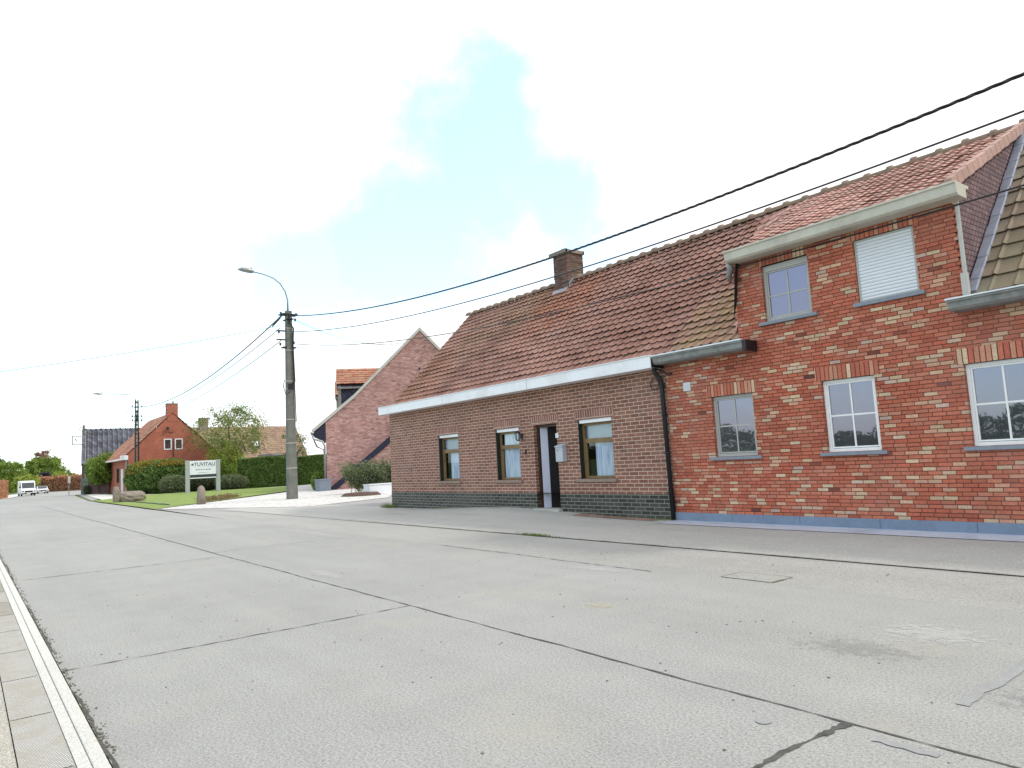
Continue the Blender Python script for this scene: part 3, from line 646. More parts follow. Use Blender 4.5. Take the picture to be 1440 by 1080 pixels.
for i in range(26): b.box(DX1, DX1+(.035 if i % 2 else .012), FY-.001, FY+.09, 3.03+i*.0545, 3.03+i*.0545+.047)   # toothed corner bricks
b.build('wall', M['newbrick'], H2)
b = MB()
for h, e in ((N[0], .20), (N[1], .2), (N[2], .2), (UA, .13), (UB, .13)):
    MB().box(h[0]-.08, h[1]+.08, FY-.005, FY+.06, h[3], h[3]+e).build('lintel', M['newsoldier'], H2)
b = MB(); x = XL+.005
while x < XR:
    b.box(x, min(XR, x+1.196), FY-.035, FY+.1, -.02, .148); x += 1.2
b.build('plinth', M['plinth'], H2, bevel=.003)
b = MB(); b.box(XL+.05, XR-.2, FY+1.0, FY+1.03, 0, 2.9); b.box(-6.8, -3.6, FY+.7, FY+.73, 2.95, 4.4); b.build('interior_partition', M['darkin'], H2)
def window(h, cols, fr, name='window', y=FY+.055, rows=2, top=0.):
    a, c, d, e = h; e0 = e-top
    b = MB(); frame_box(b, a+.003, c-.003, d+.003, e-.003, y, y+.06, .045)
    if top: b.box(a+.048, c-.048, y-.002, y+.05, e0, e-.048)
    b.box(a+.003, c-.003, y-.012, y+.0, d+.003, d+.05)
    f = b.build('window', fr, H2, bevel=.003)
    b = MB(); frame_box(b, a+.05, c-.05, d+.055, e0-.05 if not top else e0-.002, y+.012, y+.05, .022)
    w_ = (c-a-.1)/cols
    for i in range(1, cols): b.box(a+.05+w_*i-.012, a+.05+w_*i+.012, y+.02, y+.046, d+.075, e0-.05)
    zm = (d+e0)/2; b.box(a+.07, c-.07, y+.022, y+.044, zm-.012, zm+.012)
    b.build('glazing_bar', fr, f, bevel=.002)
    b = MB(); b.box(a+.06, c-.06, y+.03, y+.036, d+.06, e0-.02); b.build('pane', M['glass'], f)
    b = MB(); b.box(a-.09, c+.09, FY-.055, y+.03, d-.05, d-.001); b.build('sill', M['sill'], f, bevel=.004)
    return f
window(N[0], 2, M['winframe']); window(N[1], 2, M['winwhite']); window(N[2], 3, M['winwhite']); window(UA, 2, M['winframe'], top=.10)
a, c, d, e = UB
b = MB(); frame_box(b, a+.003, c-.003, d+.003, e-.003, FY+.02, FY+.08, .03); f = b.build('window', M['winframe'], H2, bevel=.003)
f['label'] = 'upper window closed by a white roller shutter'
b = MB(); nsl = 18; sh = (e-d-.04)/nsl
for i in range(nsl):
    z0 = d+.02+i*sh; pts = [(a+.03, FY+.05, z0), (a+.03, FY+.033, z0+.004), (a+.03, FY+.026, z0+sh*.5), (a+.03, FY+.034, z0+sh-.004), (a+.03, FY+.05, z0+sh)]
    b.prism(pts, (c-a-.06, 0, 0))
b.build('roller_shutter', M['pvc'], f)
b = MB(); b.box(a-.07, c+.07, FY-.05, FY+.05, d-.055, d-.001); b.build('sill', M['sill'], f, bevel=.004)
# roofs
def clipx(b, x0, x1): return b
b = roof((-8.46, EY, EZ), (1, 0, 0), SL, 1.62, SLn, .205, .205, amp=.027, drop=.042); b.build('roof', M['redtiles'], H2)
b = roof((-3.50, EY-.02, EZ+.0), (1, 0, 0), SL, 6.6, SLn, .27, .335, amp=.02, drop=.035, prof='flat', ns=8); r3 = b.build('roof', M['browntiles'], H2); r3['label'] = 'slope of large brown tiles'
b = roof((3.1, 16.5, EZ-.1), (-1, 0, 0), (0, -SL.y, SL.z), 11.5, SLn, .41, .464, ns=4); b.build('roof', M['redtiles'], H2)
dy, dz = RY-.02-9.98, RZ+.02-4.46; DS = Vector((0, dy, dz)); 
def dz_blend(p):
    v = (p.y-9.98)/dy; main = EZ+(p.y-EY)*(RZ-EZ)/(RY-EY)+.03
    x0 = -6.95-1.3*v; w_ = .25+1.0*v
    if p.y < EY-.02: main = EZ
    k = max(0, min(1, (p.x-x0)/w_)); k = k*k*(3-2*k)
    z = main*(1-k)+p.z*k
    return Vector((p.x, p.y, z))
b = roof((-8.40, 9.98, 4.46), (1, 0, 0), DS, 4.88, DS.length, .19, .175, amp=.016, drop=.02, zfun=dz_blend, ns=5)
def under(par, x0, x1, fn, nx=40, ny=12):  # added dark sheet that blocks sky light leaking through the tile gaps
    u = MB()
    for j in range(ny+1):
        for i in range(nx+1): u.v.append(tuple(fn(x0+(x1-x0)*i/nx, j/ny)))
    for j in range(ny):
        for i in range(nx): q = j*(nx+1)+i; u.f.append((q, q+1, q+nx+2, q+nx+1))
    return u.build('sky_block_underlay', M['darkin'], par)
nU = Vector((0, -SL.z, SL.y)).normalized()*-.03
under(H1, -19.2, -8.5, lambda x, v: Vector((x, EY, EZ))+SL*v+nU)
under(H2, -8.46, -6.9, lambda x, v: Vector((x, EY, EZ))+SL*v+nU)
under(H2, -3.48, 3.0, lambda x, v: Vector((x, EY, EZ))+SL*v+nU)
under(H2, -6.87, -3.56, lambda x, v: (lambda q: Vector((q.x, q.y+.01, min(q.z, 9) - .035)))(dz_blend(Vector((x, 9.98, 4.46))+DS*v)))
# keep the blended sheet only where it rises above the long slope
keep = []
for f_ in b.f:
    cx = sum(b.v[i][0] for i in f_)/4; cy = sum(b.v[i][1] for i in f_)/4; cz = sum(b.v[i][2] for i in f_)/4
    v = (cy-9.98)/dy
    if cy < 10.32 and cx < -6.66-.3*v: continue
    if cx > -6.90 or (cx > -6.98-1.3*v): keep.append(f_)
b.f = keep
b.build('dormer_roof', M['dormtiles'], H2)
b = ridge(MB(), -8.5, 3.1, RY, RZ+.03, .12, .42); b.build('ridge_tiles', M['ridgemoss'], H2, smooth=True)
b = MB(); n = 17                                  # verge tiles along the right edge of the dormer roof
for i in range(n):
    c0 = Vector((-3.50, 9.98, 4.46))+DS*((i+.5)/n)
    b.obox(c0+Vector((0, 0, .0)), Vector((1, 0, 0)), DS.normalized(), Vector((0, -dz, dy)).normalized(), .045, DS.length/n*.49, .075+.008*(i % 2))
b.build('verge_tile', M['dormtiles'], H2, bevel=.01)
b = MB(); b.prism([(DX1-.02, FY+.06, 3.0), (DX1-.02, RY-.05, RZ-.02), (DX1-.02, FY+.06, 4.50)], (.03, 0, 0)); b.build('dormer_cheek', M['cheek'], H2)
b = MB(); b.prism([(DX0, FY+.1, 3.0), (DX0, RY-.05, RZ-.05), (DX0, FY+.1, 4.48)], (.03, 0, 0)); b.build('dormer_cheek', M['cheek'], H2)
b = MB(); Nn = Vector((0, -SL.z, SL.y)).normalized(); nf = 18
for i in range(nf):
    c0 = Vector((-3.46, EY, EZ+.03))+SL*((i+.5)/nf)
    b.obox(c0+Nn*.035, Vector((1, 0, 0)), SL.normalized(), Nn, .055+random.uniform(0, .012), SLn/nf*.505, .022+.006*(i % 2))
b.build('lead_flashing', M['zinc'], H2, bevel=.01)
b = MB(); b.tube([(-3.485, FY+.01, 4.40), (-3.49, FY+.02, 3.4), (-3.49, FY+.03, 3.1)], .028, 8); b.box(-3.53, -3.46, FY-.03, FY+.05, 3.0, 3.30)
b.build('corner_trim', M['fascia'], H2)
def boxgutter(name, x0, x1, z0, z1, mt, y0=9.80):
    b = MB(); b.prism([(x0, y0+.04, z0), (x0, y0, z0+.03), (x0, y0-.015, z1-.03), (x0, y0-.04, z1-.028), (x0, y0-.04, z1), (x0, FY+.1, z1), (x0, FY+.1, z1-.04), (x0, FY-.0, z1-.05), (x0, FY-.0, z0)], (x1-x0, 0, 0)); return b.build(name, mt, H2, bevel=.004)
boxgutter('eave_gutter', -6.82, -3.36, 4.24, 4.42, M['cream'])
g = boxgutter('eave_gutter', -8.50, -6.62, 2.79, 2.93, M['greywood']); b = MB(); b.box(-8.50, -6.62, 9.745, 9.80, 2.932, 2.955); b.build('drip_edge', M['pvc'], g); b = MB(); b.box(-8.515, -8.502, 9.77, 10.09, 2.74, 2.95); b.build('end_board', M['black'], g); b = MB(); b.box(-6.618, -6.55, 9.78, 10.09, 2.76, 2.93); b.build('end_board', M['black'], g)
g = boxgutter('eave_gutter', -3.62, 3.1, 2.80, 2.93, M['greywood']); b = MB(); b.box(-3.63, 3.1, 9.745, 9.80, 2.932, 2.95); b.build('drip_edge', M['pvc'], g)
b = MB(); b.box(XL, DX0-.3, FY-.01, FY+.2, 2.90, 2.99); b.build('wall_plate', M['greywood'], H2); b = MB(); b.box(DX1, XR, FY-.01, FY+.2, 2.905, 2.985); b.build('wall_plate', M['greywood'], H2)
b = MB(); b.tube([(-6.84, 9.93, 4.28), (-6.84, 9.97, 4.18), (-6.93, 10.05, 4.08), (-6.99, 10.15, 4.04)], .05, 10); b.build('downspout', M['steel'], H2, smooth=True)
b = MB(); b.box(-8.09, -7.94, FY-.012, FY-.0005, 2.27, 2.42)
for i in range(5): b.obox((-8.015, FY-.018, 2.295+i*.027), Vector((1, 0, 0)), Vector((0, -.7, -.7)), Vector((0, -.7, .7)), .068, .010, .002)
b.build('air_vent', M['pvc'], H2)

# ------------------------------------------------------------------ neighbour with pink gable
NX = -40.
H3 = empty('brick_house', (NX, 16.9, 0), 'pink brick house with a steep gable, seen behind the low brown cottage', 'house', rz=R(-25.5))
G_ = [(16.9, 0), (16.9, 3.95), (18.6, 5.42), (22.65, 9.42), (28.0, 3.5), (28.0, 0)]
b = MB(); b.prism([(NX, y, z) for y, z in G_], (-.3, 0, 0)); b.box(-56, NX-.3, 16.9, 17.2, 0, 3.6); b.box(-56, NX-.3, 27.7, 28.0, 0, 3.4); b.box(-56, -55.7, 17.2, 27.7, 0, 3.4); b.build('wall', M['pinkbrick'], H3)
# roof of the street side, swept out at the eave
b = roof((NX+.05, 18.55, 5.47), (-1, 0, 0), (0, 4.1, 4.02), 16.1, 5.74, .3, .33, ns=4); b.build('roof', M['orangetiles'], H3)
b = roof((NX+.05, 16.15, 3.45), (-1, 0, 0), (0, 2.4, 2.02), 16.1, 3.14, .3, .33, ns=4); b.build('roof', M['orangetiles'], H3)
b = roof((NX-16, 28.5, 3.0), (1, 0, 0), (0, -5.85, 6.47), 16.05, 8.72, .3, .33, ns=4); b.build('roof', M['orangetiles'], H3)
b = MB()
pts = [(16.1, 3.50), (18.58, 5.5), (22.65, 9.53), (28.5, 3.05)]
for (y0, z0), (y1, z1) in zip(pts, pts[1:]):
    b.prism([(NX+.09, y0, z0+.06), (NX+.09, y1, z1+.06), (NX+.09, y1, z1-.16), (NX+.09, y0, z0-.16)], (-.06, 0, 0))
b.build('barge_board', M['fascia'], H3)
b = MB(); b.prism([(NX-.3, 16.15, 3.35), (NX-.3, 16.9, 3.95), (NX-.3, 16.9, 3.0), (NX-.3, 16.3, 3.2)], (-15.7, 0, 0)); b.prism([(NX+.02, 16.2, 3.36), (NX+.02, 16.88, 3.9), (NX+.02, 16.88, 2.9), (NX+.02, 16.25, 3.1)], (-.3, 0, 0)); b.build('eave_soffit', M['navy'], H3)
b = MB(); b.tube([(NX+.15, 16.1, 3.35), (NX-15, 16.1, 3.35)], .08, 8); b.tube([(NX+.05, 16.12, 3.3), (NX+.05, 16.2, 3.02), (NX+.05, 16.7, 2.85), (NX+.05, 16.82, 2.6), (NX+.05, 16.82, 0.05)], .06, 8)
b.tube([(NX-1.5, 16.12, 3.0), (NX-1.5, 16.3, 2.6), (NX-1.5, 16.7, 2.4), (NX-1.5, 16.8, .1)], .05, 8); b.build('downpipe', M['steel'], H3, smooth=True)
b = MB(); b.prism([(NX+.5, 17.1, 0), (NX+.5, 20.9, 3.0), (NX+.5, 23.9, 5.3), (NX+.5, 23.9, 0)], (-.5, 0, 0)); b.build('lean_to_wall', M['pinkbrick'], H3)
b = MB(); b.prism([(NX+.6, 16.95, .02), (NX+.6, 24.0, 5.72), (NX+.6, 24.0, 5.32), (NX+.6, 17.45, .02)], (-.58, 0, 0)); b.build('lean_to_roof', M['navy'], H3)
b = MB(); b.box(NX, NX+.03, 20.3, 20.45, 1.7, 2.5)
b.build('air_slot', M['iron'], H3); b = MB(); b.box(NX, NX+.06, 22.0, 22.4, 6.2, 6.32); b.build('air_slot', M['iron'], H3); b = MB(); b.box(NX, NX+.05, 22.5, 22.6, 6.95, 7.1); b.build('air_slot', M['iron'], H3)
for (X, y0, zr) in ((-43.2, 17.5, 7.55), (-49.5, 17.2, 7.5)):
    # dormer with its ridge running back into the roof
    w_ = 1.0; yb = y0+3.2
    b = MB(); b.box(X-w_, X+w_, y0+.15, yb, zr-2.7, zr-1.15); d_ = b.build('dormer', M['navyslate'], H3)
    b = roof((X+w_+.2, y0, zr-1.1), (0, 1, 0), (-1.2, 0, 1.1), 3.4, 1.63, .25, .25, ns=4); b.build('dormer_roof', M['orangetiles'], d_)
    b = roof((X-w_-.2, y0+3.4, zr-1.1), (0, -1, 0), (1.2, 0, 1.1), 3.4, 1.63, .25, .25, ns=4); b.build('dormer_roof', M['orangetiles'], d_)
    b = MB(); b.prism([(X-w_-.2, y0+.02, zr-1.32), (X+w_+.2, y0+.02, zr-1.32), (X, y0+.02, zr-.05)], (0, .06, 0)); b.box(X+w_+.003, X+w_+.1, y0+.1, y0+.3, zr-2.6, zr-1.2); b.box(X+w_, X+w_+.22, y0+.1, y0+3.3, zr-1.4, zr-1.28); b.build('dormer_trim', M['greywood'], d_)
    b = MB(); b.box(X-.7, X+.7, y0+.12, y0+.149, zr-2.3, zr-1.3); b.build('window', M['glass'], d_)

# ------------------------------------------------------------------ rust red house behind the round hedge
QX = -70.
H4 = empty('brick_house', (QX, 15, 0), 'rust red brick house with orange roof and gable chimney behind a round hedge', 'house')
b = MB(); b.prism([(QX, 11.4, 0), (QX, 11.4, 3.45), (QX, 15.0, 7.0), (QX, 18.8, 3.45), (QX, 18.8, 0)], (-.3, 0, 0)); b.box(-80.2, QX-.3, 11.4, 11.7, 0, 3.45); b.box(-80.2, QX-.3, 18.5, 18.8, 0, 3.45); b.prism([(-80.2, 11.7, 0), (-80.2, 11.7, 3.45), (-80.2, 15, 7), (-80.2, 18.5, 3.45), (-80.2, 18.5, 0)], (.2, 0, 0)); b.build('wall', M['rustbrick'], H4)
b = roof((QX+.1, 10.85, 3.0), (-1, 0, 0), (0, 4.15, 4.1), 10.4, 5.83, .3, .33, ns=4); b.build('roof', M['orangetiles'], H4)
b = roof((QX-10.3, 19.3, 3.0), (1, 0, 0), (0, -4.3, 4.1), 10.4, 5.94, .3, .33, ns=4); b.build('roof', M['orangetiles'], H4)
b = MB(); b.box(QX-.7, QX+.03, 14.55, 15.45, 6.3, 7.85); c_ = b.build('chimney', M['rustbrick'], H4)
b = MB(); b.box(QX-.72, QX+.05, 14.52, 15.48, 7.85, 7.93); b.tube([(QX-.3, 15.1, 7.93), (QX-.3, 15.1, 8.15)], .07, 8); b.build('chimney_cap', M['stone'], c_)
b = MB(); b.tube([(QX-.35, 14.65, 7.9), (QX-.35, 14.65, 11.0)], .015, 5); b.build('antenna', M['steel'], H4)
b = MB(); b.box(QX-10, QX+.12, 10.80, 11.38, 2.95, 3.06); b.box(QX-.2, QX+.13, 10.82, 11.38, 3.06, 3.35); b.build('eave_gutter', M['white'], H4)
b = MB(); b.tube([(QX-.15, 11.3, 2.95), (QX-.15, 11.3, .1)], .06, 8); b.build('downpipe', M['steel'], H4)
for y0, y1 in ((14.26, 14.92), (15.17, 15.84)):
    b = MB(); 
    for q in ((y0, y0+.09, 3.72, 4.70), (y1-.09, y1, 3.72, 4.70), (y0+.09, y1-.09, 3.72, 3.81), (y0+.09, y1-.09, 4.61, 4.70)): b.box(QX, QX+.04, *q)
    f = b.build('window', M['pvc'], H4)
    b = MB(); b.box(QX, QX+.02, y0+.09, y1-.09, 3.81, 4.61); b.build('pane', M['glass'], f)
    b = MB(); b.box(QX, QX+.012, y0+.09, y0+.2, 3.81, 4.61)
b = MB(); b.tube([(QX+.03, 15.05, 0), (QX+.03, 15.05, 4.7)], .025, 6); b.tube([(QX, 14.55, 5.55), (QX+.25, 14.55, 5.65)], .03, 6); b.tube([(QX+.25, 14.55, 5.75), (QX+.25, 14.55, 5.5)], [.1, .16], 8); b.tube([(QX+.06, 14.55, 5.4), (QX+.06, 14.75, 5.3), (QX+.06, 15.05, 5.25)], .02, 5); b.build('gable_light', M['iron'], H4)
b = MB(); b.box(-73.3, -72.3, 11.36, 11.40, .1, 2.2); b.build('door', M['pvc'], H4); b = MB(); b.box(-75.6, -74.4, 11.36, 11.40, 1., 2.3); b.build('window', M['glass'], H4)

# ------------------------------------------------------------------ dark roofed grey house
H5 = empty('grey_house', (-88, 10.2, 0), 'grey rendered house with a big shiny dark tiled roof at the side road', 'house', rz=R(-7))
b = MB(); b.box(-98, -88, 10.2, 16, -.3, 3.3); b.prism([(-88, 10.2, 3.3), (-93, 10.2, 7), (-98, 10.2, 3.3)], (0, .3, 0)); b.prism([(-88, 15.7, 3.3), (-93, 15.7, 7), (-98, 15.7, 3.3)], (0, .3, 0)); b.build('wall', M['greywall'], H5)
b = roof((-87.6, 9.9, 3.1), (0, 1, 0), (-5.4, 0, 4.0), 6.4, 6.72, .5, .6, amp=.11, drop=.02, prof='wave', ns=8); b.build('roof', M['slatetiles'], H5)
b = roof((-98.4, 16.3, 3.1), (0, -1, 0), (5.4, 0, 4.0), 6.4, 6.72, .5, .6, amp=.11, drop=.02, prof='wave', ns=8); b.build('roof', M['slatetiles'], H5)
b = MB(); b.box(-87.7, -87.45, 9.9, 16.3, 2.95, 3.12); b.tube([(-87.85, 10.5, 3), (-87.85, 10.5, 0)], .06, 6); b.build('eave_gutter', M['iron'], H5)
b = MB(); b.box(-88, -87.96, 12.2, 13.4, 1.1, 2.4); b.build('window', M['glass'], H5)
def board_fence(name, p0, p1, h, mt, label, cat='fence'):
    e = empty(name, (p0[0], p0[1], 0), label, cat); d = Vector((p1[0]-p0[0], p1[1]-p0[1], 0)); L = d.length; d.normalize(); n = int(L/.16); z0 = zg(p0[0]); nn = Vector((-d.y, d.x, 0))
    b = MB()
    for i in range(n): b.obox(Vector((p0[0], p0[1], z0+h/2+random.uniform(-.01, .01)))+d*(i+.5)*L/n, d, Vector((0, 0, 1)), nn, L/n*.46, h/2, .012)
    b.build('boards', mt, e); b = MB()
    for i in range(int(L/2)+1): b.obox(Vector((p0[0], p0[1], z0+h/2+.04))+d*min(L, i*2), d, Vector((0, 0, 1)), nn, .05, h/2+.04, .05)
    for z_ in (.3, h-.2): b.obox(Vector((p0[0], p0[1], z0+z_))+d*L/2-nn*.03, d, Vector((0, 0, 1)), nn, L/2, .04, .02)
    b.build('posts_and_rails', mt, e)
board_fence('board_fence', (-83, 9.4), (-81.5, 11.7), 1.55, M['fencegrey'], 'low grey green board fence in front of the dark roofed house')
board_fence('board_fence', (-80.5, 9.7), (-79.2, 11.3), 1.3, M['fencered'], 'low maroon board fence under the light green bush')

# ------------------------------------------------------------------ brown tiled long house
H6 = empty('long_house', (-85, 28, 0), 'long low house with brown tiled roof and small skylight behind the right hedge', 'house')
b = MB(); b.box(-94, -85.4, 21.3, 33.4, -.2, 2.9); b.prism([(-85.4, 33.1, 2.9), (-89.5, 33.1, 6.8), (-94, 33.1, 2.9)], (0, .3, 0)); b.build('wall', M['rustbrick'], H6)
P0, P1, P2 = PX(285, 649, -85), PX(433, 641, -85), PX(433, 595, -88)
b = roof((-85, 20.6, 2.8), (0, 1, 0), (-4.2, 0, 4.1), 13.0, 5.87, .3, .35, amp=.03, ns=4); b.build('roof', M['greentiles'], H6)
b = roof((-93.6, 33.6, 2.8), (0, -1, 0), (4.2, 0, 4.1), 13.0, 5.87, .3, .35, amp=.03, ns=4); b.build('roof', M['greentiles'], H6)
b = MB(); b.box(-89.6, -88.7, 22.0, 22.9, 6.2, 7.9); b.box(-89.65, -88.65, 21.95, 22.95, 7.9, 8.0); b.build('chimney', M['stone'], H6)
b = MB(); n5 = Vector((4.1, 0, 4.2)).normalized(); c5 = PX(359, 625, -86.6)
b.obox(c5+n5*.08, Vector((0, 1, 0)), Vector((-4.2, 0, 4.1)).normalized(), n5, .46, .55, .05); sk = b.build('skylight', M['iron'], H6)
b = MB(); b.obox(c5+n5*.135, Vector((0, 1, 0)), Vector((-4.2, 0, 4.1)).normalized(), n5, .34, .42, .01); b.build('pane', M['pvc'], sk)
b = MB(); b.box(-84.9, -80, 27.4, 30.6, 3.05, 3.3); b.box(-84.7, -80.3, 27.6, 30.4, 0, 3.05); b.build('flat_extension', M['greywall'], H6)

# ------------------------------------------------------------------ foliage
def rdir():
    z = random.uniform(-1, 1); a = random.uniform(0, 2*math.pi); r = math.sqrt(1-z*z); return Vector((r*math.cos(a), r*math.sin(a), z))
def leaf(b, p, s, n=None):
    n = n or rdir(); a = n.cross(rdir()).normalized(); c = n.cross(a); s2 = s*random.uniform(.6, 1.3)
    a = a*s2; c = c*s2*.55
    k = len(b.v); b.v += [tuple(p-a), tuple(p-c), tuple(p+a), tuple(p+c)]; b.f.append((k, k+1, k+2, k+3))
def ellfun(c, r, p=2.4): 
    def f():
        d = rdir(); k = 1/(abs(d.x)**p+abs(d.y)**p+abs(d.z)**p)**(1/p)
        return Vector((c[0]+d.x*k*r[0], c[1]+d.y*k*r[1], c[2]+d.z*k*r[2]))
    return f
def lump(v, sc=1.):
    return .5*math.sin(v.x*1.9*sc+v.y*1.3*sc)+.3*math.sin(v.y*3.1*sc+v.z*2.7*sc+1)+.2*math.sin(v.z*4.7*sc+v.x*3.9*sc)
def bush(name, c, r, n, size, mt, label, cat='shrub', group=None, depth=.25, p=2.4, z0=0, core=True, rough=.06):
    e = empty(name, (c[0], c[1], z0), label, cat, group); f = ellfun(c, r, p); cc = Vector(c); b = MB()
    for i in range(n):
        q = f(); k = 1-depth*random.random()**1.6+rough*(lump(q, 1.6/max(.6, min(r)))+lump(q, 4.5/max(.6, min(r)))); q = cc+(q-cc)*k
        if q.z < z0+.02: q.z = z0+random.uniform(.02, .25)
        leaf(b, q, size)
    b.build('foliage', mt, e)
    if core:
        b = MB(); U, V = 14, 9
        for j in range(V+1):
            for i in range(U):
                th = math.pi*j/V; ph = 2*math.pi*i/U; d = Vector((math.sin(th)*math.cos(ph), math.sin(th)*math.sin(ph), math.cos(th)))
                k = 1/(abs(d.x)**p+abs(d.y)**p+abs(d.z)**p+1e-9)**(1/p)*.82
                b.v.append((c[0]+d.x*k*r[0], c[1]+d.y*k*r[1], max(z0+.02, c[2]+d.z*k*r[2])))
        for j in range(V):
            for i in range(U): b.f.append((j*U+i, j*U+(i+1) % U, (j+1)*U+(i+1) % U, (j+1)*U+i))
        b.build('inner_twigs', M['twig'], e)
    return e
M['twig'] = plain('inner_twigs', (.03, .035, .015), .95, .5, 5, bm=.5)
LG = leafy('hedge_leaves', [(.03, .07, .02), (.08, .15, .04), (.15, .24, .06), (.26, .34, .1)])
LGY = leafy('hedge_top_leaves', [(.16, .17, .03), (.30, .22, .04), (.4, .2, .05)])
LGG = leafy('greygreen_leaves', [(.07, .09, .05), (.14, .17, .09), (.27, .29, .18)])
LY = leafy('yellowgreen_leaves', [(.2, .26, .04), (.38, .44, .08), (.55, .56, .2)], trans=.5)
LR = leafy('red_hedge_leaves', [(.42, .14, .10), (.6, .24, .17), (.7, .42, .3)], trans=.45)
LP = leafy('purple_leaves', [(.02, .012, .035), (.05, .03, .07), (.09, .06, .10)], trans=.1)
LRD = leafy('copper_leaves', [(.28, .13, .13), (.4, .2, .19), (.46, .3, .26)])
LM = leafy('fresh_green_leaves', [(.10, .16, .035), (.2, .29, .06), (.33, .4, .10)], trans=.5)
LO = leafy('olive_leaves', [(.09, .10, .05), (.17, .18, .09), (.28, .28, .16)], trans=.3)
LM2 = leafy('spring_leaves', [(.11, .13, .05), (.2, .23, .09), (.34, .36, .17)], trans=.5)
LD = leafy('dark_leaves', [(.03, .04, .03), (.06, .07, .04), (.10, .11, .06)])
# big round hedge: centre (X -63)
a_, c_ = PX(181, 690, -63.5), PX(266, 690, -63.5); top = PX(232, 646, -63.5).z
RH = bush('round_hedge', (-64.6, (a_.y+c_.y)/2+.3, top/2-.05), (2.2, (c_.y-a_.y)/2+.3, top/2+.05), 26000, .085, LG, 'large rounded dark green hedge with golden top before the rust red house', 'hedge', p=2.8, depth=.12)
b = MB(); f = ellfun((-64.6, (a_.y+c_.y)/2+.3, top/2-.05), (2.25, (c_.y-a_.y)/2+.33, top/2+.08), 2.8)
for i in range(22000):
    q = f()
    if q.z > top*.86-.2*random.random() or (q.z > top*.6 and q.y < a_.y+.9 and random.random() < .3): leaf(b, q, .07)
b.build('golden_shoots', LGY, RH)
def px_bush(name, x0, x1, yt, yb, X, n, size, mt, label, rx=1.1, **k):
    A1, B1 = PX(x0, yb, X), PX(x1, yb, X); z1 = PX((x0+x1)/2, yt, X).z; zb = k.pop('z0', zg(X))
    return bush(name, (X-rx*.8, (A1.y+B1.y)/2, (z1+zb)/2-.02), (rx, (B1.y-A1.y)/2, (z1-zb)/2+.02), n, size, mt, label, z0=zb, **k)
px_bush('round_shrub', 228, 268, 668, 693, -60.2, 7000, .055, LGG, 'low grey green rounded shrub left of the white name board', cat='shrub')
px_bush('round_shrub', 262, 310, 664, 693, -60.6, 9000, .055, LD, 'dark shrub directly behind the white name board', cat='shrub')
px_bush('round_shrub', 305, 352, 667, 690, -59.6, 8000, .055, LGG, 'low grey green rounded shrub right of the white name board', cat='shrub')
# straight hedge on the right (runs away along the path)
E1 = empty('clipped_hedge', (-62, 24, 0), 'long clipped dark green hedge behind the concrete lamp pole', 'hedge'); b = MB()
ht = lambda y: PX(335, 648, -61).z+(y-18.3)*(.012)
for i in range(34000):
    s_ = random.random(); y = random.uniform(18.4, 26.5); H_ = 2.45+.06*math.sin(y*1.3); dd = random.random()**2*.15
    if s_ < .62: p_ = Vector((-61+.06*math.sin(y*2.1)-dd, y, random.uniform(.03, H_)))
    elif s_ < .9: p_ = Vector((-61-random.uniform(0, 1.3), y, H_-dd*.6))
    else: p_ = Vector((-61-random.uniform(0, 1.3), 18.4+dd, random.uniform(.03, H_)))
    leaf(b, p_, .085)
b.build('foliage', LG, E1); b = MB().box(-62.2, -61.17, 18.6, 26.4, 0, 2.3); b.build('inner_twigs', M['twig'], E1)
def branches(b, base, h, r, n, spread, seed=0):
    rnd = random.Random(seed); tips = []
    b.tube([base, base+Vector((0, 0, h*.35))+Vector((rnd.uniform(-.05, .05)*h, rnd.uniform(-.05, .05)*h, 0)), base+Vector((0, 0, h*.8))], [r, r*.75, r*.2], 8)
    for i in range(n):
        z0 = h*rnd.uniform(.22, .7); a = rnd.uniform(0, 6.28); L = spread*rnd.uniform(.5, 1.)
        s0 = base+Vector((0, 0, z0)); mid = s0+Vector((math.cos(a)*L*.5, math.sin(a)*L*.5, h*.12)); e_ = s0+Vector((math.cos(a)*L, math.sin(a)*L, h*rnd.uniform(.15, .34)))
        b.tube([s0, mid, e_], [r*.4, r*.22, r*.06], 5); tips.append(e_); tips.append(mid)
        for k in range(3):
            d2 = Vector((rnd.uniform(-1, 1), rnd.uniform(-1, 1), rnd.uniform(.1, 1)))*L*.4; b.tube([mid, mid+d2], [r*.16, r*.04], 4); tips.append(mid+d2)
    return tips
def tree(name, base, h, cr, mt, n, size, label, crown=None, seed=1, clumps=60, cz=.62, rz=.42, group=None, tr=.02, parts=()):
    e = empty(name, base, label, 'tree', group); base = Vector(base); b = MB(); branches(b, base, h, h*tr, 12, cr*.8, seed); b.build('trunk', M['bark'], e)
    rnd = random.Random(seed+5); b = MB(); cs = []
    for i in range(clumps):
        d = Vector((rnd.gauss(0, 1), rnd.gauss(0, 1), rnd.gauss(0, 1))).normalized()*rnd.uniform(.35, 1.)**.6
        cs.append((base+Vector((d.x*cr, d.y*cr, h*cz+d.z*h*rz)), rnd.uniform(.5, 1.3)))
    rad = cr*1.7/clumps**.42
    for i in range(n):
        c, k = cs[rnd.randrange(clumps)]; q = c+Vector((rnd.gauss(0, rad*.42), rnd.gauss(0, rad*.42), rnd.gauss(0, rad*.34)))*k
        if q.z > base.z+.1: leaf(b, q, size)
    b.build('crown', mt, e); return e, cs
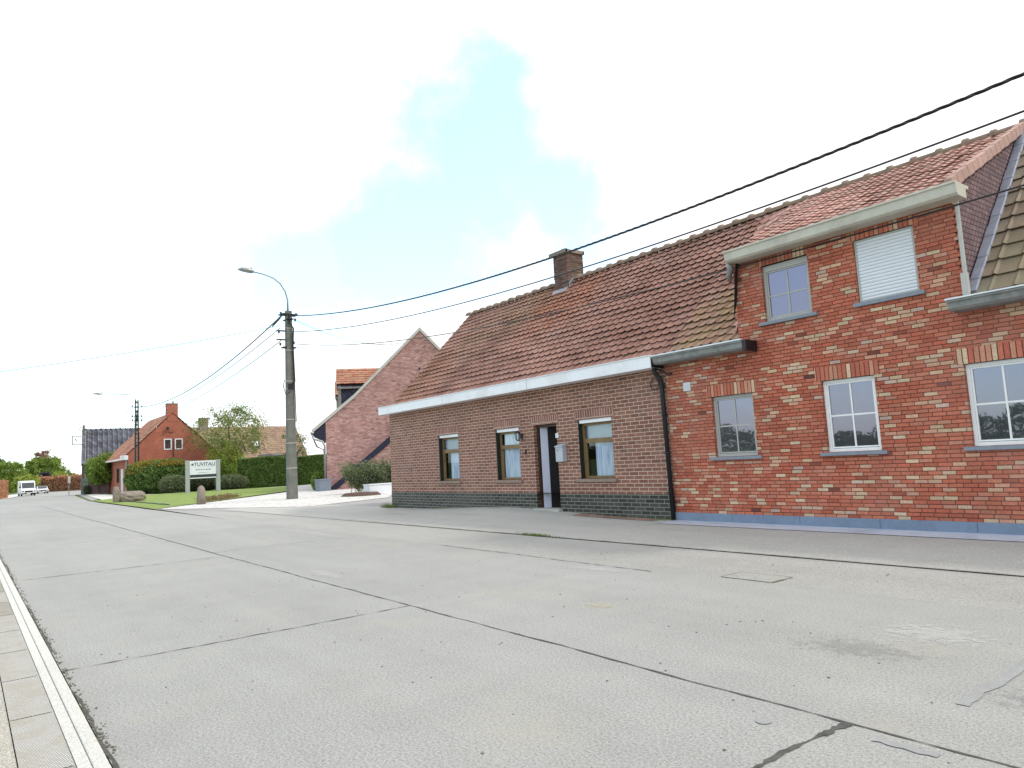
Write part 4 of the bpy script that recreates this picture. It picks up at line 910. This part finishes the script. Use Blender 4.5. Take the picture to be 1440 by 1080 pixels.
# airy tree in front of the long house, with a pale flowering shrub below
p = PX(318, 690, -68)
tree('airy_tree', (-68, p.y+.3, 0), 7.7, 3.9, LM2, 8500, .085, 'tall airy tree with thin leaves rising above the brown tiled roof', seed=11, clumps=90, cz=.66, rz=.3)
px_bush('flowering_shrub', 300, 352, 622, 690, -65.5, 9000, .08, LY, 'yellow flowering shrub between the name board and the clipped hedge', cat='shrub', core=False, depth=.8, rx=1.6, p=2., rough=.32)
px_bush('leafy_shrub', 290, 345, 645, 690, -64.8, 9000, .08, LM, 'fresh green shrub just behind the right post of the name board', cat='shrub', core=False, depth=.8, rx=1.4, p=2., rough=.3)
p = PX(415, 640, -66); tree('airy_tree', (-66, p.y, 0), 5.6, 1.5, LO, 1800, .07, 'slender olive green tree standing behind the concrete lamp pole', seed=4, clumps=26)
e = px_bush('spreading_bush', 123, 170, 640, 680, -78.5, 12000, .10, LM, 'bright green spreading bush between the dark roofed house and rust red house', cat='shrub', depth=.8, rx=1.7, p=2., z0=.9, core=False, rough=.3)
b = MB(); cy = PX(147, 680, -78.5).y
for i in range(5): b.tube([(-79.8, cy+.1*i-.2, 0), (-79.8, cy+(i-2)*.35, 1.6)], .04, 5)
b.build('stem', M['bark'], e)
px_bush('low_bush', 118, 130, 682, 695, -80.2, 900, .08, LD, 'small dark bush at the foot of the grey green fence', cat='shrub', rx=.5, core=False, depth=.7)
# planting beside the cottage corner
def stemmed(name, x0, x1, yt, yb, X, n, label):
    A1, B1 = PX(x0, yb, X), PX(x1, yb, X); z1 = PX((x0+x1)/2, yt, X).z; e = empty(name, (X, (A1.y+B1.y)/2, 0), label, 'shrub', None)
    b = MB(); bb = MB(); cy = (A1.y+B1.y)/2; hw = (B1.y-A1.y)/2
    for i in range(22):
        ty = cy+random.uniform(-1, 1)*hw; tx = X+random.uniform(-.6, .6); tz = z1*random.uniform(.6, 1); s0 = Vector((X+random.uniform(-.2, .2), cy+random.uniform(-.5, .5)*hw, .02)); t_ = Vector((tx, ty, tz)); bb.tube([s0, (s0+t_)/2+Vector((0, 0, .1)), t_], [.014, .01, .004], 4)
        for k in range(n//22): f_ = random.uniform(.25, 1.05); leaf(b, s0+(t_-s0)*f_+Vector((random.gauss(0, .12), random.gauss(0, .12), random.gauss(0, .09))), .042)
    bb.build('stem', M['bark'], e); b.build('foliage', LGG, e)
stemmed('young_shrub', 480, 540, 648, 697, -31.5, 9500, 'young olive green shrub left of the white planter beside the cottage')
stemmed('young_shrub', 515, 565, 645, 690, -31.0, 8000, 'young olive green shrub half hidden behind the brown cottage corner')
p = PG(508, 697); b = MB(); n = 20
b.add([(p.x+1.0*math.cos(i*.314), p.y+.85*math.sin(i*.314), .02) for i in range(n)]+[(p.x+.8*math.cos(i*.314), p.y+.7*math.sin(i*.314), .13) for i in range(n)]+[(p.x, p.y, .17)], [(i, (i+1) % n, n+(i+1) % n, n+i) for i in range(n)]+[(n+i, n+(i+1) % n, 2*n) for i in range(n)])
tag(b.build('soil_bed', M['soil']), 'round dark soil bed under the olive green shrub on the gravel', 'flower bed')
A1, B1 = PX(520, 694, -29), PX(562, 694, -29)
b = MB(); b.box(-29.6, -29, A1.y, B1.y, 0, .42); b.box(-29.63, -28.97, A1.y-.03, B1.y, .42, .46); tag(b.build('long_planter', M['pvc'], bevel=.01), 'long low white planter box against the corner of the brown cottage', 'planter')
A1 = PX(449, 686, -38.5); B1 = PX(466, 686, -38.5)
b = MB(); b.prism([(-38.5, A1.y+.03, 0), (-38.5, B1.y-.03, 0), (-38.5, B1.y, .62), (-38.5, A1.y, .62)], (-.65, 0, 0)); b.box(-39.17, -38.48, A1.y-.02, B1.y+.02, .62, .68); tag(b.build('square_planter', M['pot'], bevel=.01), 'square blue grey planter at the corner of the pink gable', 'planter')
px_bush('box_shrub', 441, 457, 664, 686, -40.4, 2200, .045, LM, 'small bright green bush beside the square blue grey planter', cat='shrub', rx=.35)
# boulder, bollard, rose bed, chain
def rock(name, c, r, mt, label, cat, seed=0, parts=None):
    rnd = random.Random(seed); b = MB(); U, V = 22, 12
    for j in range(V+1):
        for i in range(U):
            th = math.pi*j/V; ph = 2*math.pi*i/U; d = Vector((math.sin(th)*math.cos(ph), math.sin(th)*math.sin(ph), math.cos(th)))
            k = 1/(abs(d.x)**3.2+abs(d.y)**3.2+abs(d.z)**3.2)**(1/3.2)*(1+.07*lump(d*3)+rnd.uniform(-.03, .03))
            b.v.append((c[0]+d.x*k*r[0], c[1]+d.y*k*r[1], max(.0, c[2]+d.z*k*r[2])))
    for j in range(V):
        for i in range(U): b.f.append((j*U+i, j*U+(i+1) % U, (j+1)*U+(i+1) % U, (j+1)*U+i))
    return tag(b.build(name, mt), label, cat)
A1, B1 = PX(163, 704, -45), PX(204, 704, -45)
rock('boulder', (-45.4, (A1.y+B1.y)/2+.1, .25), (.7, (B1.y-A1.y)/2, .33), M['stone'], 'wide flat brown boulder lying at the left tip of the lawn', 'boulder', 3)
rock('standing_stone', (-45, A1.y+.02, .42), (.16, .17, .47), M['stone'], 'narrow upright stone at the left end of the flat boulder', 'stone', 5)
p = PG(283, 709.5)
b = MB(); b.tube([(p.x, p.y, 0), (p.x, p.y, .62), (p.x, p.y, .75), (p.x, p.y, .82)], [.19, .165, .12, .03], 14); tag(b.build('bollard', M['stone'], smooth=True), 'short round topped stone bollard at the edge of the lawn', 'bollard')
A1 = PG(290, 706.5); B1 = PG(332, 700)
b = MB(); MR = leafy('rose_bed_leaves', [(.16, .09, .06), (.26, .15, .10), (.28, .2, .11), (.12, .13, .05)])
for i in range(2600):
    f_ = random.random(); leaf(b, Vector((A1.x+(B1.x-A1.x)*f_+random.gauss(-.9, .5), A1.y+(B1.y-A1.y)*f_+random.gauss(.1, .12), .04+abs(random.gauss(0, .07)))), .05)
tag(b.build('ground_cover', MR), 'low reddish ground cover plants right of the stone bollard', 'ground cover', kind='stuff')
b = MB(); q0, q1 = PG(178, 706), PG(238, 711.5)
pts = [q0+(q1-q0)*(i/40)+Vector((0, 0, .05+.02*abs(math.cos(i*.35)))) for i in range(41)]
b.tube(pts, [.035 if i % 2 else .018 for i in range(41)], 5)
tag(b.build('chain', M['iron']), 'low black chain strung over the grass between boulder and bollard', 'chain')

# ------------------------------------------------------------------ name board
SG = empty('name_board', (-55, 13.7, 0), 'white name board between two grey posts on the lawn', 'sign')
A1, B1 = PX(264, 692, -55), PX(307, 691, -55)
y0, y1 = A1.y, B1.y; zt = PX(285, 648, -55).z+.02; zb_ = PX(285, 672.5, -55).z
for y in (y0, y1):
    b = MB().box(-55.14, -54.9, y-.13, y+.13, 0, zt+.04); b.build('post', M['signpost'], SG, bevel=.01)
b = MB().box(-55.03, -54.95, y0+.13, y1-.13, zb_, zt); bd = b.build('board', M['signboard'], SG)
b = MB().box(-54.949, -54.94, y0+.14, y1-.14, zb_+.08, zb_+.28); bn = b.build('band', M['signband'], bd)
def text(s_, size, X, yc, z, mt, par, name='lettering', sx=1.):
    cu = bpy.data.curves.new(name, 'FONT'); cu.body = s_; cu.size = size; cu.align_x = 'CENTER'; cu.extrude = .004; cu.offset = .004
    o = bpy.data.objects.new(name, cu); COL.objects.link(o); dg = bpy.context.evaluated_depsgraph_get(); me = bpy.data.meshes.new_from_object(o.evaluated_get(dg))
    bpy.data.objects.remove(o); me.transform(Matrix.Translation((X, yc, z)) @ Matrix.Rotation(R(90), 4, 'Z') @ Matrix.Rotation(R(90), 4, 'X') @ Matrix.Diagonal((sx, 1, 1, 1)))
    me.materials.clear(); me.materials.append(mt); q = bpy.data.objects.new(name, me); COL.objects.link(q); q.parent = par
    off = Vector((0, 0, 0)); pp = par
    while pp: off += pp.location; pp = pp.parent
    q.location = -off; return q
yc = (y0+y1)/2
text('TUVITALI', .36, -54.944, yc+.1, zt-.38, M['signink'], bd, sx=.98)
b = MB(); b.tube([(-54.95, y0+.32, zt-.27), (-54.94, y0+.32, zt-.27)], .085, 10); b.build('emblem', M['signink'], bd)
b = MB()
for i in range(9): b.box(-54.949, -54.944, yc-.5+i*.115, yc-.5+i*.115+random.uniform(.04, .085), zt-.68, zt-.68+random.uniform(.05, .09))
for i in range(6): b.box(-54.949, -54.944, yc-.35+i*.11, yc-.35+i*.11+.07, zt-.88, zt-.85)
b.box(-54.949, -54.944, yc-.7, yc+.8, zt-.46, zt-.455); b.build('small_print', M['signink'], bd)

# ------------------------------------------------------------------ poles and wires
def tapered(b, base, h, w0, w1, axis_f=.8):
    bx, by, bz = base; b.add([(bx+s*w0*axis_f, by+t_*w0, bz) for s, t_ in ((-1, -1), (1, -1), (1, 1), (-1, 1))]+[(bx+s*w1*axis_f, by+t_*w1, bz+h) for s, t_ in ((-1, -1), (1, -1), (1, 1), (-1, 1))],
                             [(0, 1, 2, 3)[::-1], (4, 5, 6, 7), (0, 1, 5, 4), (1, 2, 6, 5), (2, 3, 7, 6), (3, 0, 4, 7)])
PB = (-31.06, 11.5, 0); PH = 8.42
LP1 = empty('utility_pole', PB, 'tall square concrete pole with curved street lamp arm on the pale gravel', 'utility pole', 'utility poles along the road')
b = MB(); tapered(b, PB, PH, .21, .13); b.build('pole', M['polecon'], LP1, bevel=.02)
for z_ in (1.35, 2.45, 3.5, 4.85, 5.2, 6.6, 7.6): w_ = .21-.08*z_/PH+.006; MB().box(PB[0]-w_*.8, PB[0]+w_*.8, PB[1]-w_, PB[1]+w_, z_, z_+.025).build('strap', M['fascia'], LP1)
b = MB()
b.box(-31.3, -30.9, 11.12, 11.88, 8.22, 8.27); b.box(-31.25, -30.95, 11.2, 11.8, 6.72, 6.77); b.box(-31.4, -30.8, 11.35, 11.65, 8.0, 8.04)
for (Y, z_) in ((11.15, 8.3), (11.85, 8.3), (11.05, 7.45), (11.72, 7.0), (11.1, 6.9), (11.8, 8.05)): b.tube([(-31.05, Y, z_-.09), (-31.05, Y, z_+.02), (-31.05, Y, z_+.05)], [.035, .05, .02], 8)
for z_ in (7.5, 7.1): b.box(-31.3, -31.1, 11.0, 11.4, z_, z_+.03)
b.tube([(-30.93, 11.5, 8.2), (-30.9, 11.45, 7.9), (-30.88, 11.65, 7.6), (-30.9, 11.62, 6.8), (-30.88, 11.66, 5.2), (-30.9, 11.4, 4.9)], .035, 6)
b.tube([(-30.9, 11.2, 5.25), (-30.9, 11.15, 4.95), (-30.9, 11.25, 4.6), (-30.9, 11.5, 4.75)], .018, 5); b.box(-31., -30.88, 11.35, 11.62, 4.85, 5.1)
b.tube([(-30.88, 11.65, 5.2), (-30.86, 11.68, 3.4)], .02, 5)
b.build('insulators_and_cables', M['iron'], LP1)
AR = [(-31.06, 11.48, 8.2), (-31.06, 11.48, 8.9), (-31.06, 11.38, 9.3), (-31.06, 11.15, 9.65), (-31.06, 10.85, 9.87), (-31.06, 10.4, 9.99), (-31.06, 9.95, 10.05)]
b = MB(); b.tube(AR, [.045, .04, .036, .034, .032, .03, .028], 8); b.build('lamp_arm', M['steel'], LP1, smooth=True)
b = MB(); b.tube([(-31.06, 10.0, 10.04), (-31.06, 9.9, 10.07), (-31.06, 9.7, 10.09), (-31.06, 9.45, 10.10), (-31.06, 9.3, 10.08)], [.03, .10, .11, .09, .02], 10); b.tube([(-31.06, 9.88, 10.1), (-31.06, 9.88, 10.24)], .03, 6); b.build('lamp_head', M['steel'], LP1, smooth=True)

P2 = (-69.0, 11.9)
LP2 = empty('utility_pole', (P2[0], P2[1], 0), 'dark lattice like pole with long lamp arm beside the rust red house', 'utility pole', 'utility poles along the road')
b = MB(); 
for s_ in (-1, 1): b.prism([(P2[0]-.06, P2[1]+s_*.16-.05, 0), (P2[0]-.06, P2[1]+s_*.16+.05, 0), (P2[0]-.06, P2[1]+s_*.1+.05, 8.1), (P2[0]-.06, P2[1]+s_*.1-.05, 8.1)], (.14, 0, 0))
for i in range(20): b.box(P2[0]-.06, P2[0]+.08, P2[1]-.13, P2[1]+.13, .4+i*.39, .52+i*.39)
b.build('pole', M['polecon'], LP2)
b = MB(); b.tube([(P2[0]+.1, P2[1]-.12, .3), (P2[0]+.12, P2[1]-.1, 4.6), (P2[0]+.1, P2[1], 7.2)], .035, 6); b.tube([(P2[0]+.1, P2[1]+.14, 2.4), (P2[0]+.12, P2[1]+.16, 5.0), (P2[0]+.1, P2[1], 6.8)], .035, 6)
for z_ in (7.45, 6.6, 6.25): b.box(P2[0]-.05, P2[0]+.05, P2[1]-.4, P2[1]+.45, z_, z_+.05); b.tube([(P2[0], P2[1]+.4, z_), (P2[0], P2[1]+.4, z_+.18)], .05, 6); b.tube([(P2[0], P2[1]-.35, z_), (P2[0], P2[1]-.35, z_+.18)], .05, 6)
b.build('insulators_and_cables', M['iron'], LP2)
b = MB(); b.tube([(P2[0], P2[1], 7.9), (P2[0], P2[1]-.15, 8.3), (P2[0], P2[1]-.55, 8.55), (P2[0], P2[1]-1.2, 8.6), (P2[0], P2[1]-2.6, 8.6)], .035, 6); b.build('lamp_arm', M['steel'], LP2)
b = MB(); b.tube([(P2[0], P2[1]-2.55, 8.6), (P2[0], P2[1]-2.9, 8.62), (P2[0], P2[1]-3.4, 8.6)], [.04, .1, .03], 8); b.tube([(P2[0], P2[1]-2.7, 8.65), (P2[0], P2[1]-2.7, 8.8)], .03, 5); b.build('lamp_head', M['steel'], LP2)

p3 = PX(117, 691, -92); P3 = (-92, p3.y); h3 = PX(113.5, 598, -92).z
LP3 = empty('utility_pole', (P3[0], P3[1], zg(-92)), 'bare grey pole with a square bracket frame left of the dark roofed house', 'utility pole', 'utility poles along the road')
b = MB(); tapered(b, (P3[0], P3[1], zg(-92)), h3-zg(-92), .17, .11); b.build('pole', M['polecon'], LP3)
b = MB(); 
q = lambda x, y: PX(x, y, -92)
b.tube([q(102, 614), q(115, 614)], .035, 5); b.tube([q(102, 625), q(116, 625)], .035, 5); b.tube([q(102, 613), q(102, 626)], .04, 5); b.tube([q(105, 617), q(108, 620)], .05, 5); b.tube([q(111, 605), q(114, 600)], .03, 5); b.tube([q(110, 613), q(113, 604)], .02, 5)
b.build('bracket', M['iron'], LP3)

def wire(name, a, c, sag_mid, r, label, n=40, twist=False, parent=None):
    gp = 'cables between the poles' if name == 'power_cable' else 'thin service wires from the lamp pole'
    a = Vector(a); c = Vector(c); b = MB()
    pts = []
    for i in range(n+1):
        t_ = i/n; p_ = a+(c-a)*t_; z_lin = p_.z; p_.z = z_lin-(((a.z+c.z)/2)-sag_mid)*4*t_*(1-t_); pts.append(p_)
    if twist:
        m_ = 700; 
        for ph in (0, 2.1, 4.2):
            pp = []
            for i in range(m_+1):
                t_ = i/m_; p_ = a+(c-a)*t_; p_.z -= (((a.z+c.z)/2)-sag_mid)*4*t_*(1-t_); an = t_*2*math.pi*75+ph
                pp.append(p_+Vector((0, math.cos(an), math.sin(an)))*r*.62)
            b.tube(pp, r*.62, 5)
    else: b.tube(pts, r, 5)
    return tag(b.build(name, M['black']), label, 'cable', gp)
EP = (14.0, 8.6)
wire('power_cable', (-31.06, 11.72, 8.22), (EP[0], EP[1], 6.36), 5.52, .021, 'thick twisted black cable, uppermost, running from the lamp pole to upper right', twist=True)
wire('power_cable', (-31.06, 11.7, 7.48), (EP[0], EP[1], 5.76), 5.08, .015, 'middle black cable running from the lamp pole to the upper right', 120)
wire('power_cable', (-31.06, 11.7, 6.93), (EP[0], EP[1], 4.90), 4.25, .013, 'lowest black cable, crossing in front of the tiled roof and the dormer', 120)
A2 = Vector((P2[0], P2[1], 0))
wire('power_cable', (-31.06, 11.3, 8.30), (P2[0], P2[1]+.4, 7.5), 6.95, .03, 'upper black cable between the lamp pole and the dark pole by the rust red house')
wire('power_cable', (-31.06, 11.1, 7.60), (P2[0], P2[1]+.4, 6.85), 6.6, .018, 'middle thin cable between the lamp pole and the dark pole by the rust red house')
wire('power_cable', (-31.06, 11.15, 7.05), (P2[0], P2[1]+.4, 6.4), 6.08, .018, 'lowest thin cable between the lamp pole and the dark pole by the rust red house')
b = MB(); b.tube([(-31.06, 11.28, 8.30), (-31.8, 11.3, 8.15), (-32.6, 11.3, 7.98)], [.03, .05, .03], 6); b.build('cable_splice', M['iron'], LP1)
E_ = PX(600, 474, -40.5); wire('service_wire', (-31.06, 11.75, 8.08), (E_.x, E_.y, E_.z), min(E_.z, 8.0)+.05, .010, 'thin wire from the lamp pole top to the tip of the pink gable')
E_ = PX(563, 482, -42); wire('service_wire', (-31.06, 11.75, 8.02), (E_.x, E_.y, E_.z), (8.02+E_.z)/2-.5, .010, 'thin sagging wire from the lamp pole to the slope of the pink gable')
E_ = PX(552, 500.5, -39.9); wire('service_wire', (-31.06, 11.8, 6.85), (E_.x, E_.y, E_.z), (6.85+E_.z)/2-.55, .010, 'thin lowest wire from the lamp pole to the wall of the pink gable')
E_ = PX(-60, 531, -30); wire('service_wire', (-31.2, 11.2, 7.75), (E_.x, E_.y, E_.z), (7.75+E_.z)/2-.1, .010, 'single thin wire leaving the frame at the left from the lamp pole')
p3t = PX(114, 600, -92)
for k, (za, zb2) in enumerate(((7.5, 0), (6.7, -.4))):
    wire('power_cable', (P2[0], P2[1]-.35, za), (-92, p3t.y, p3t.z+zb2), min(za, p3t.z)-.9-.2*k, .022, ['upper', 'lower'][k]+' dark cable between the two far poles above the dark roof')

# ------------------------------------------------------------------ far end of the road: vehicles, hedges and trees
def vehicle(kind, x, y, rz, label):
    e = empty(kind, (x, y, zg(x)), label, 'van' if 'van' in kind else 'car', None, rz); e['local'] = 1
    if 'van' in kind: prof = [(2.7, .35), (2.75, .85), (2.1, 1.25), (1.45, 2.25), (1.0, 2.5), (-2.8, 2.55), (-2.9, .4)]; w_ = 1.0; ws = ((2.08, 1.3), (1.5, 2.2)); wb = 1.75; wr = .35
    else: prof = [(2.2, .3), (2.2, .75), (1.2, .95), (.5, 1.42), (-1.2, 1.45), (-2.0, 1.0), (-2.15, .35)]; w_ = .88; ws = ((1.18, .98), (.53, 1.4)); wb = 1.35; wr = .32
    b = MB(); b.prism([(px_, -w_, z_) for px_, z_ in prof], (0, 2*w_, 0)); bo = b.build('body', M['carwhite'], e, bevel=.08)
    b = MB(); (xa, za), (xb, zb2) = ws; dd = Vector((xb-xa, 0, zb2-za)); nn = Vector((dd.z, 0, -dd.x)).normalized()
    b.obox(Vector(((xa+xb)/2, 0, (za+zb2)/2))+nn*.02, Vector((0, 1, 0)), dd.normalized(), nn, w_-.14, dd.length/2, .02); b.build('windscreen', M['autoglass'], e)
    b = MB()
    for s_ in (-1, 1): b.prism([(xb-.15, s_*(w_+.005)-.01, zb2-.05), (xa-.25, s_*(w_+.005)-.01, za+.05), (xb-1.2, s_*(w_+.005)-.01, za+.05), (xb-1.2, s_*(w_+.005)-.01, zb2-.05)], (0, .02, 0))
    b.build('side_window', M['autoglass'], e)
    fx = prof[0][0]
    b = MB(); b.box(fx-.03, fx+.06, -w_*.55, w_*.55, .55 if w_ < .95 else .62, .74 if w_ < .95 else .9); b.build('grille', M['black'], e)
    b = MB(); b.box(fx-.05, fx+.09, -w_+.03, w_-.03, .28, .5); b.build('bumper', M['greywood'] if w_ < .95 else M['black'], e, bevel=.03)
    b = MB(); b.box(fx+.09, fx+.10, -.26, .26, .36, .47); b.build('number_plate', M['pvc'], e)
    for s_ in (-1, 1):
        b = MB(); b.box(fx-.08, fx+.05, s_*(w_-.2)-.14, s_*(w_-.2)+.14, .62 if w_ < .95 else .68, .76 if w_ < .95 else .9); b.build('headlight', M['glass'], e, bevel=.03)
        b = MB(); b.box(xb-.0, xb+.15, s_*(w_+.14)-.1, s_*(w_+.14)+.1, za+.1, za+.32); b.build('mirror', M['black'], e, bevel=.03)
        for wx in (-wb, wb):
            b = MB(); b.tube([(wx, s_*(w_-.2), wr), (wx, s_*(w_+.02), wr)], wr, 18); t2 = b.build('wheel', M['rubber'], e); t2['label'] = 'black tyre'
            b = MB(); b.tube([(wx, s_*(w_+.0), wr), (wx, s_*(w_+.035), wr)], wr*.6, 12); rim = b.build('rim', M['steel'], t2); rim.location = (0, 0, 0)
    del e['local']; return e
pv = PG(39, 697.5, -.6); vehicle('parked_van', pv.x-2.7, pv.y, R(3), 'white delivery van parked facing the camera beside the red hedge')
pc = PG(62, 694, -.6); vehicle('parked_car', pc.x-2, pc.y-.3, R(5), 'white car parked just behind the white delivery van')
def hedge_run(name, x0, y0, x1, y1, h, w_, n, size, mt, label):
    e = empty(name, ((x0+x1)/2, (y0+y1)/2, zg(x0)), label, 'hedge'); b = MB(); d = Vector((x1-x0, y1-y0, 0)); L = d.length; d.normalize(); nn = Vector((-d.y, d.x, 0))
    for i in range(n):
        s_ = random.random()*L; P_ = Vector((x0, y0, 0))+d*s_; z0 = zg(P_.x); H_ = h*(1+.06*math.sin(s_*1.1)+.04*math.sin(s_*3.3))
        if random.random() < .7: P_ += nn*(w_/2*(1+random.uniform(-.15, .1)))*random.choice((1, 1, -1)); P_.z = z0+random.uniform(0, H_)
        else: P_ += nn*random.uniform(-w_/2, w_/2); P_.z = z0+H_*random.uniform(.93, 1.04)
        leaf(b, P_, size)
    for i in range(n//20): P_ = Vector((x1, y1, 0))+nn*random.uniform(-w_/2, w_/2); P_.z = zg(x1)+random.uniform(0, h); leaf(b, P_, size)
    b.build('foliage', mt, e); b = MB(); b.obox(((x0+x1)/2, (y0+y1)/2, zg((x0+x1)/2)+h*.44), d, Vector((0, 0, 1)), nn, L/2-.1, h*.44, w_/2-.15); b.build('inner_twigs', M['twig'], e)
a0 = PG(-14, 706, -.6); a1 = PG(23, 699, -.6)
hedge_run('red_hedge', a1.x+4, a1.y-2.0, a0.x+3, a0.y-1.6, 2.5, 1.4, 9000, .13, LR, 'reddish leaved hedge at the far left edge beside the van')
pz = PG(66, 692, -.6); pz2 = PG(100, 690.5, -.6)
hedge_run('red_hedge', pz.x-8, pz.y-.5, pz2.x-4, pz2.y+3.2, 3.2, 2, 7000, .2, LR, 'orange red hedge behind the white car')
def far_tree(x, ytop, X, w_px, mt, label, n=5200, seed=1, kind='leafy_tree', clumps=70, cz=.58, rz=.42, size=.2, tr=.02):
    p_ = PX(x, 685, X); z0 = zg(X); top_ = PX(x, ytop, X).z; cr = w_px*abs(PX(x+1, 685, X).y-p_.y)/2
    return tree(kind, (X, p_.y, z0), top_-z0, cr, mt, n, size, label, seed=seed, clumps=clumps, cz=cz, rz=rz, tr=tr)
far_tree(61, 642, -235, 60, LM, 'broad green tree, the tallest at the end of the road', 15000, 21, clumps=130, size=.27)
far_tree(60, 633, -255, 36, LRD, 'copper leaved tree rising behind the broad green tree', 7000, 22, size=.27)
far_tree(64, 664, -205, 28, LP, 'small dark purple tree behind the white car', 6000, 23, cz=.5, rz=.5, clumps=60)
far_tree(10, 648, -190, 58, LM, 'pale green tree above the red hedge at the left edge', 9000, 24, clumps=90)
far_tree(-6, 641, -215, 36, LD, 'dark tree partly cut by the left edge of the picture', 5000, 25)
far_tree(38, 668, -180, 38, LY, 'yellow green bushy tree directly above the white van', 7000, 26, cz=.5, rz=.5)
far_tree(84, 663, -215, 26, LY, 'yellow green tree right of the purple tree', 5000, 27, cz=.5, rz=.5)
far_tree(97, 662, -250, 24, LM, 'green tree near the thin road sign post', 4000, 28, cz=.5, rz=.5)
far_tree(108, 668, -225, 20, LY, 'yellow green tree left of the bare grey pole', 3500, 29, cz=.5, rz=.5)
far_tree(25, 672, -230, 60, LM, 'low green tree behind the van roof', 7000, 30, cz=.5, rz=.5)
b = MB()
for i in range(9000):                            # distant wood closing the horizon
    y = random.uniform(-130, 330); x = -420+random.uniform(-14, 14)+y*.1; h_ = 7+2.5*math.sin(y*.11)+1.5*math.sin(y*.37+1)
    leaf(b, Vector((x, y, -.6+h_*random.random()**.7)), 1.0)
tag(b.build('far_wood', LO), 'distant line of trees closing the horizon at the end of the road', 'wood', kind='stuff')
pp = PG(97, 696.5, -.6)
SP = empty('road_sign', (-100, PX(97, 690, -100).y, zg(-100)), 'thin post with small pale sign plate at the side road mouth', 'road sign'); y_ = PX(97, 690, -100).y
b = MB(); b.tube([(-100, y_, zg(-100)), (-100, y_, 2.0)], .04, 6); b.build('post', M['steel'], SP); b = MB().box(-99.95, -99.92, y_-.14, y_+.14, 1.2, 2.0); b.build('plate', M['fascia'], SP)
FH = empty('farm_shed', (-300, PX(104, 683, -300).y, -.6), 'small white roofed shed among the trees beyond the road sign', 'shed'); yy = PX(106, 683, -300).y
b = MB().box(-306, -300, yy-3, yy+4, -.6, 2.0); b.build('wall', M['greywall'], FH); b = MB().prism([(-299.6, yy-3.3, 1.9), (-303, yy-3.3, 3.6), (-306.4, yy-3.3, 1.9)], (0, 7.6, 0)); b.build('roof', M['white'], FH)

# across the road, behind the camera: a meadow with a hedgerow that the windows reflect
b = MB()
for i in range(42000):
    x = random.uniform(-190, 110); h_ = 3.6+1.0*math.sin(x*.11)+.9*math.sin(x*.33+1)+.8*math.sin(x*.9)
    y = -112+random.uniform(-3, 3); leaf(b, Vector((x, y, h_*random.random()**.8)), .34)
tag(b.build('hedgerow', LD), 'dark hedgerow of trees along the meadow across the road', 'hedgerow', kind='stuff')
